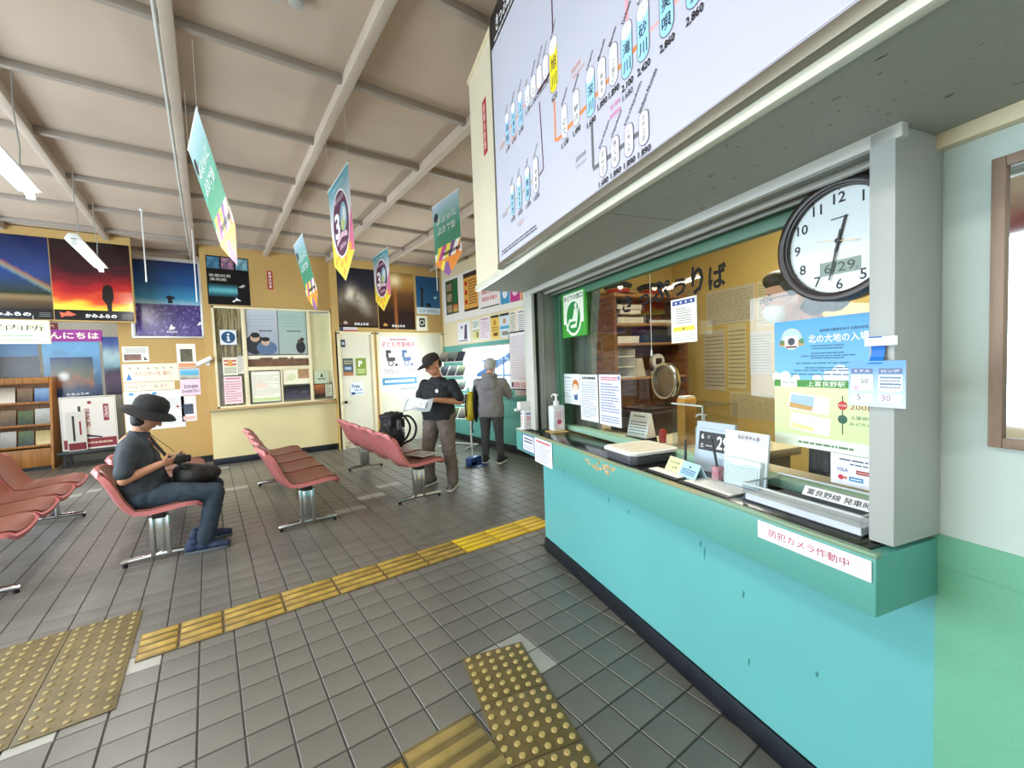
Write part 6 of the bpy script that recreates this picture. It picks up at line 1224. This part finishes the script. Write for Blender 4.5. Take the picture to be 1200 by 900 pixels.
shoe('shoe', pm, (.23,-.14,0), (1,-.1), M_NAVY, sole=mat('grey_sole', '#5a6068', .6)); shoe('shoe', pm, (.25,.125,0), (1,.1), M_NAVY, sole=MATS['grey_sole'])
M_HAT = mat('black_hat_cloth', '#0f0f11', .8, 0, .2, 12)
b = B(); hc = Vector(HC)
ht = B(); Rt = Euler((0, rad(22), 0)).to_matrix()
prof = [(.108,.025),(.114,.06),(.111,.10),(.095,.135),(.055,.158),(.004,.163)]
vs = B().lathe(prof, n=28).v; ht.add([hc + Rt @ Vector(v) for v in vs], B().lathe(prof, n=28).f); ht.obj('hat_crown', M_HAT, pm)
P = []
for r in (0, .33, .66, 1):
    row = []
    for k in range(33):
        a = 2*pi*k/32; rr_ = .106 + .055*r; dz = -.045*r*r - .012*r*abs(sin(a)) + .010*r*cos(2*a)
        row.append(hc + Rt @ Vector((rr_*cos(a)*1.12, rr_*sin(a), .045 + dz)))
    P.append(row)
B().sheet(P, .004).obj('hat_brim', M_HAT, pm, smooth=60); B().tube([hc + Rt @ Vector((.106*cos(a), .106*sin(a), .075)) for a in [rad(-70 + 6*k) for k in range(7)]], .002, 6).obj('hat_mark', mat('light_thread', '#a8a8a4', .6), pm)
B().tube([PH(.0,-.082,-.03), PH(.01,-.085,-.09), (.0,-.10,.93), (.06,-.08,.86), (.10,-.03,.80)], .0022, 6).obj('earphone_cable', M_BLACK, pm); B().ball(PH(0,-.088,-.01), .011, 10, 8).obj('earphone', M_BLACK, pm)
b = B().ball((-.095,-.0,1.06),(.055,.074,.05)).ball((-.10,0,1.09),(.05,.075,.04)); blob(b, 'hair', mat('dark_hair', '#17120f', .6), pm, .01, 2)
t = thing('compact_camera', 'small black camera held by the seated man', 'camera', (-.345+.125, 4.27-.045, .735), rad(10))
B().box(-.045,.045,-.055,.055,-.025,.04).obj('camera_body', M_BLACK, t, bev=.012); B().cyl((.03,0,.005),(.075,0,.0),.028,16).obj('camera_lens', M_BLACK, t, bev=.003)
t = thing('lap_bag', 'black shoulder bag lying on the lap of the seated man', 'bag', (-.345+.20, 4.29, .53), rad(0))
b = B().ball((0,0,.06),(.13,.15,.085)).ball((.09,.03,.05),(.11,.12,.07)).ball((-.04,.0,.10),(.09,.12,.06)); blob(b, 'bag_body', M_BAG, t, .013, 3)
B().tube([(-.03,-.10,.13),(-.15,-.11,.26),(-.24,-.06,.40),(-.29,0,.44)], .012, 8).obj('strap', M_BAG, t)

# --- man standing, reading; dark cap and T-shirt
pz = rad(180 + 32)
ps = person('man in a dark cap and navy T-shirt standing behind the bench, reading', (2.15, 4.47, 0), pz)
Rs = (Matrix.Rotation(rad(-30),3,'Z') @ Matrix.Rotation(rad(24),3,'Y')); b = B(); HC2 = (.075, 0, 1.41)
PS = head(b, HC2, Rs, 1.0); cap(b, [(-.01,0,1.26,.06), (.02,0,1.32,.055), (.05,0,1.37,.055)])
cap(b, [(-.01,0,1.15,.08), (.0,0,1.0,.09), (0,0,.86,.10)])
cap(b, [(-.01,.17,1.185,.042), (-.03,.255,.985,.040), (.20,.10,1.025,.028)]); cap(b, [(-.01,-.17,1.185,.042), (-.0,-.25,.985,.040), (.21,-.10,.985,.028)])
hand(b, (.20,.10,1.025), (.75,-.55,.0), (.1,-.4,-.8), 1.0, .65, -1); hand(b, (.21,-.10,.985), (.85,.25,-.1), (.0,.6,.5), 1.0, .65, 1)
cap(b, [(0,.10,.84,.09), (.03,.13,.45,.055), (0,.15,.10,.042)]); cap(b, [(0,-.10,.84,.09), (.02,-.15,.45,.055), (-.02,-.18,.10,.042)])
blob(b, 'body', M_SKIN, ps, .0065, 3); eyes(PS, ps, Rs)
M_TEE = mat('navy_black_tee', '#15181f', .75, 0, .25, 8, .2, 30)
b = loft(B(), [(.0,0,.79,.135,.195),(.005,0,.88,.145,.195),(.01,0,1.0,.14,.185),(.0,0,1.12,.122,.185),(-.005,0,1.20,.09,.16),(-.005,0,1.275,.062,.075)]); b.ball((0,-.13,1.19),(.08,.09,.055)).ball((0,.13,1.19),(.08,.09,.055))
cap(b, [(-.01,.18,1.19,.066), (-.02,.225,1.09,.064), (-.025,.247,1.03,.064)]); cap(b, [(-.01,-.18,1.19,.066), (-.01,-.225,1.09,.064), (-.008,-.245,1.03,.064)])
blob(b, 'tshirt', M_TEE, ps, .010, 5, .007, 13); B().ball((.135,.07,1.12),(.006,.022,.022),14,8).obj('chest_logo', M_WHITE, ps)
M_TR = mat('brown_grey_trousers', '#6a6058', .8, 0, .18, 8, .25, 30)
b = B(); cap(b, [(0,.085,.84,.115), (.02,.115,.62,.095), (.035,.13,.45,.078), (.01,.148,.25,.072), (-.0,.15,.08,.068)]); cap(b, [(0,-.085,.84,.115), (.01,-.12,.62,.095), (.02,-.15,.45,.078), (.0,-.17,.25,.072), (-.02,-.18,.08,.068)]); b.ball((0,0,.83),(.13,.18,.09))
blob(b, 'trousers', M_TR, ps, .010, 4, .008, 14)
M_TRN = mat('black_trainer', '#22242a', .6, 0, .3, 30, var2='#8a8c90')
shoe('shoe', ps, (-.0,.15,0), (1,.25), M_TRN); shoe('shoe', ps, (-.02,-.18,0), (1,-.2), M_TRN)
hc = Vector(HC2); ct_ = B(); prof = [(.101,.045),(.104,.07),(.098,.10),(.075,.128),(.035,.14),(.004,.142)]; lv = B().lathe(prof, n=26)
ct_.add([hc + Rs @ Vector((v[0]*1.02, v[1]*.88, v[2])) for v in lv.v], lv.f).obj('cap_crown', mat('dark_brown_cap', '#2a2022', .8, 0, .2, 14), ps)
P = [[hc + Rs @ Vector(((.095 + .095*r*(cos(a)**.5))*cos(a)*1.05, (.092 + .02*r)*sin(a), .052 - .018*r*r)) for a in [rad(-72 + 14.4*k) for k in range(11)]] for r in (0, .35, .7, 1)]
B().sheet(P, .004).obj('cap_visor', MATS['dark_brown_cap'], ps); b = B().ball(PS(-.05,0,.0),(.06,.078,.06),12,8,Rs); blob(b, 'hair', mat('dark_hair', '#17120f', .6), ps, .01, 2)
t = thing('plastic_envelope', 'grey plastic envelope of papers held by the standing man', 'envelope', Vector((2.15,4.47,0)) + Matrix.Rotation(pz,3,'Z') @ Vector((.33,.0,.985)), pz)
P = [[(.02 + .10*j/5, -.17 + .34*i/8, -.05 + .115*(1 - j/5) + .012*sin(i*.9 + j)) for i in range(9)] for j in range(6)]
B().sheet(P, .006).obj('sleeve', mat('grey_plastic', '#a9b0b4', .3, 0, .15, 14), t, smooth=60); P = [[(.025 + .09*j/4, -.14 + .25*i/6, -.03 + .10*(1 - j/4) + .012*sin(i*.9 + j)) for i in range(7)] for j in range(5)]
B().sheet(P, .002).obj('papers', mat('envelope_paper', '#dfe2e2', .6, 0, .2, 20), t, smooth=60)

# --- walker seen from behind at the platform window
hz = rad(42)
ph = person('person in a grey hooded jacket and pale knit hat at the window', (3.24, 5.05, 0), hz)
b = B(); Rw = Euler((0, rad(12), rad(-8))).to_matrix(); HC3 = (.035, 0, 1.365); PW = head(b, HC3, Rw, .95); cap(b, [(0,0,1.22,.055), (.02,0,1.30,.05)]); cap(b, [(0,0,1.1,.11), (0,0,.9,.11), (0,0,.78,.11)])
cap(b, [(0,-.18,1.15,.045), (.10,-.25,.95,.038), (.30,-.16,1.0,.026)]); cap(b, [(0,.18,1.15,.045), (.08,.24,.94,.038), (.28,.12,.98,.026)]); hand(b, (.30,-.16,1.0), (.9,.3,0), (0,.2,-1), .92, .6, 1); hand(b, (.28,.12,.98), (.9,-.3,0), (0,-.2,-1), .92, .6, -1)
cap(b, [(0,.09,.76,.08), (.01,.10,.42,.05), (-.01,.11,.1,.04)]); cap(b, [(0,-.09,.76,.08), (.01,-.10,.42,.05), (-.01,-.12,.1,.04)])
blob(b, 'body', M_SKIN2, ph, .008, 3); eyes(PW, ph, Rw, .95)
M_HOOD = mat('grey_jersey', '#8d8c90', .8, 0, .1, 9, .2, 40)
b = loft(B(), [(0,0,.66,.125,.185),(0,0,.74,.14,.19),(0,0,.9,.135,.175),(-.005,0,1.04,.125,.185),(-.01,0,1.14,.10,.175),(-.01,0,1.21,.07,.085)]); b.ball((0,-.12,1.14),(.085,.10,.065)).ball((0,.12,1.14),(.085,.10,.065)).ball((-.10,0,1.12),(.06,.13,.10)).ball((-.07,0,1.225),(.075,.11,.055)).ball((-.02,.07,1.24),(.05,.05,.04)).ball((-.02,-.07,1.24),(.05,.05,.04))
cap(b, [(0,-.18,1.14,.072), (.09,-.245,.955,.062), (.26,-.175,.99,.045)]); cap(b, [(0,.18,1.14,.072), (.07,.235,.95,.062), (.24,.14,.97,.045)])
blob(b, 'hooded_jacket', M_HOOD, ph, .010, 4, .008, 13)
b = B(); cap(b, [(0,.085,.74,.10), (.01,.10,.42,.066), (0,.11,.09,.052)]); cap(b, [(0,-.085,.74,.10), (.01,-.10,.42,.066), (0,-.12,.09,.052)]); b.ball((0,0,.74),(.12,.16,.08)); blob(b, 'trousers', mat('grey_tights', '#4c4e54', .8, 0, .15, 10), ph, .010, 4, .005, 16)
M_BOOT = mat('dark_trainer', '#26282c', .6, 0, .3, 30); shoe('shoe', ph, (0,.11,0), (1,.15), M_BOOT, .25); shoe('shoe', ph, (0,-.12,0), (1,-.15), M_BOOT, .25)
b = B().ball(PW(-.005,0,.045),(.105,.09,.085),16,10,Rw).ball(PW(-.03,0,-.005),(.085,.084,.055),14,8,Rw); blob(b, 'knit_hat', mat('pale_knit', '#b9bcbc', .9, 0, .15, 60, .4, 120), ph, .01, 2)
yp = thing('yellow_backpack', 'yellow and black backpack hanging at the side of the hooded person', 'backpack', Vector((3.24,5.05,0)) + Matrix.Rotation(hz,3,'Z') @ Vector((-.06,.26,.60)), hz)
b = B().ball((0,.02,.22),(.10,.075,.22)).ball((0,.03,.12),(.11,.08,.13)); blob(b, 'pack', mat('yellow_nylon', '#d0bc2a', .5, 0, .15, 8), yp, .012, 3)
B().ball((.02,-.045,.22),(.10,.03,.24)).obj('back_pad', M_BAG, yp); B().tube([(-.085,.05,.40),(-.115,.06,.25),(-.11,.06,.08)], .012, 8).obj('zip_band', M_BAG, yp); B().tube([(0,-.03,.42),(.02,-.05,.52),(.03,-.07,.55)], .015, 8).obj('strap', M_BAG, yp); B().tube([(0,0,.02),(-.02,.01,-.08),(.0,.0,-.16)], .010, 8).obj('loose_strap', M_BAG, yp)

# --- clerk behind the glass
wz = CR + math.atan2(.62, -.75)
pc = person('clerk with dark tied hair, glasses and white mask behind the glass', cw(1.83, 1.22, .12), wz)
ZH = 1.50; b = B(); Rc = Euler((0, rad(6), 0)).to_matrix(); HC4 = (.085, 0, ZH); PC = head(b, HC4, Rc, .98); cap(b, [(-.06,0,ZH-.19,.05), (.0,0,ZH-.12,.046), (.05,0,ZH-.06,.05)]); cap(b, [(-.12,0,1.16,.11), (-.14,0,.95,.10), (-.14,0,.82,.12)])
cap(b, [(-.10,-.17,1.23,.045), (-.10,-.22,1.0,.038), (-.08,-.23,.66,.025)]); cap(b, [(-.10,.17,1.23,.045), (-.10,.22,1.0,.038), (-.08,.23,.66,.025)]); hand(b, (-.08,-.23,.66), (.1,0,-1), (.3,.9,0), .9, .5, 1); hand(b, (-.08,.23,.66), (.1,0,-1), (.3,-.9,0), .9, .5, -1)
cap(b, [(-.14,.09,.80,.08), (-.12,.10,.42,.05), (-.13,.10,.08,.04)]); cap(b, [(-.14,-.09,.80,.08), (-.12,-.10,.42,.05), (-.13,-.10,.08,.04)]); blob(b, 'body', M_SKIN2, pc, .008, 3); eyes(PC, pc, Rc)
M_HAIR = mat('black_brown_hair', '#16100e', .45, 0, .3, 20, .2, 90, stretch=(1,6,6))
b = B().ball(PC(-.025,0,.042),(.102,.090,.094),16,10,Rc).ball(PC(-.06,0,-.015),(.066,.086,.085),14,8,Rc).ball(PC(.045,0,.092),(.058,.070,.040),12,8,Rc).ball(PC(-.15,0,-.02),(.065,.06,.062),14,8); blob(b, 'hair', M_HAIR, pc, .009, 2)
M_MASK = mat('white_mask', '#eceeee', .7); b = B().ball(PC(.062,0,-.05),(.050,.058,.046),14,10,Rc).ball(PC(.095,0,-.04),(.022,.03,.03),10,8,Rc); blob(b, 'face_mask', M_MASK, pc, .008, 2); [B().tube([PC(.05,e*.058,-.03), PC(.0,e*.084,.0)], .0015, 6).obj('mask_loop', M_MASK, pc) for e in (-1,1)]
for e in (-1,1):
    B().tube([PC(.105, e*(.034+.024*cos(a)), .006+.018*sin(a)) for a in [2*pi*k/16 for k in range(17)]], .0018, 6).obj('glasses_rim', M_BLACK, pc); B().tube([PC(.103,e*.058,.01), PC(.05,e*.078,.012), PC(-.005,e*.084,.01)], .0016, 6).obj('glasses_arm', M_BLACK, pc)
b = loft(B(), [(-.14,0,.76,.12,.175),(-.14,0,.98,.115,.15),(-.125,0,1.15,.11,.165),(-.11,0,1.24,.085,.16),(-.09,0,1.31,.06,.08)]); b.ball((-.11,-.10,1.22),(.09,.12,.07)).ball((-.11,.10,1.22),(.09,.12,.07)); cap(b, [(-.10,-.17,1.23,.068), (-.10,-.22,1.0,.056), (-.08,-.23,.68,.042)]); cap(b, [(-.10,.17,1.23,.068), (-.10,.22,1.0,.056), (-.08,.23,.68,.042)]); blob(b, 'jacket', mat('dark_uniform', '#22262e', .7, 0, .15, 8), pc, .012, 3)
b = B(); cap(b, [(-.14,.08,.82,.11), (-.12,.10,.42,.075), (-.13,.10,.06,.07)]); cap(b, [(-.14,-.08,.82,.11), (-.12,-.10,.42,.075), (-.13,-.10,.06,.07)]); blob(b, 'trousers', MATS['dark_uniform'], pc, .014, 3)
P = [[(-.075 + .078*cos(a)*(1 + .12*r), .075*sin(a)*(1 + .12*r), 1.315 + .035*(1-r) + .012*cos(a)) for a in [rad(-150 + 30*k) for k in range(11)]] for r in (0, .5, 1)]
B().sheet(P, .004).obj('collar', M_WHITE, pc); shoe('shoe', pc, (-.13,.10,0), (1,.1), M_BLACK, .24, M_BLACK); shoe('shoe', pc, (-.13,-.10,0), (1,-.1), M_BLACK, .24, M_BLACK)
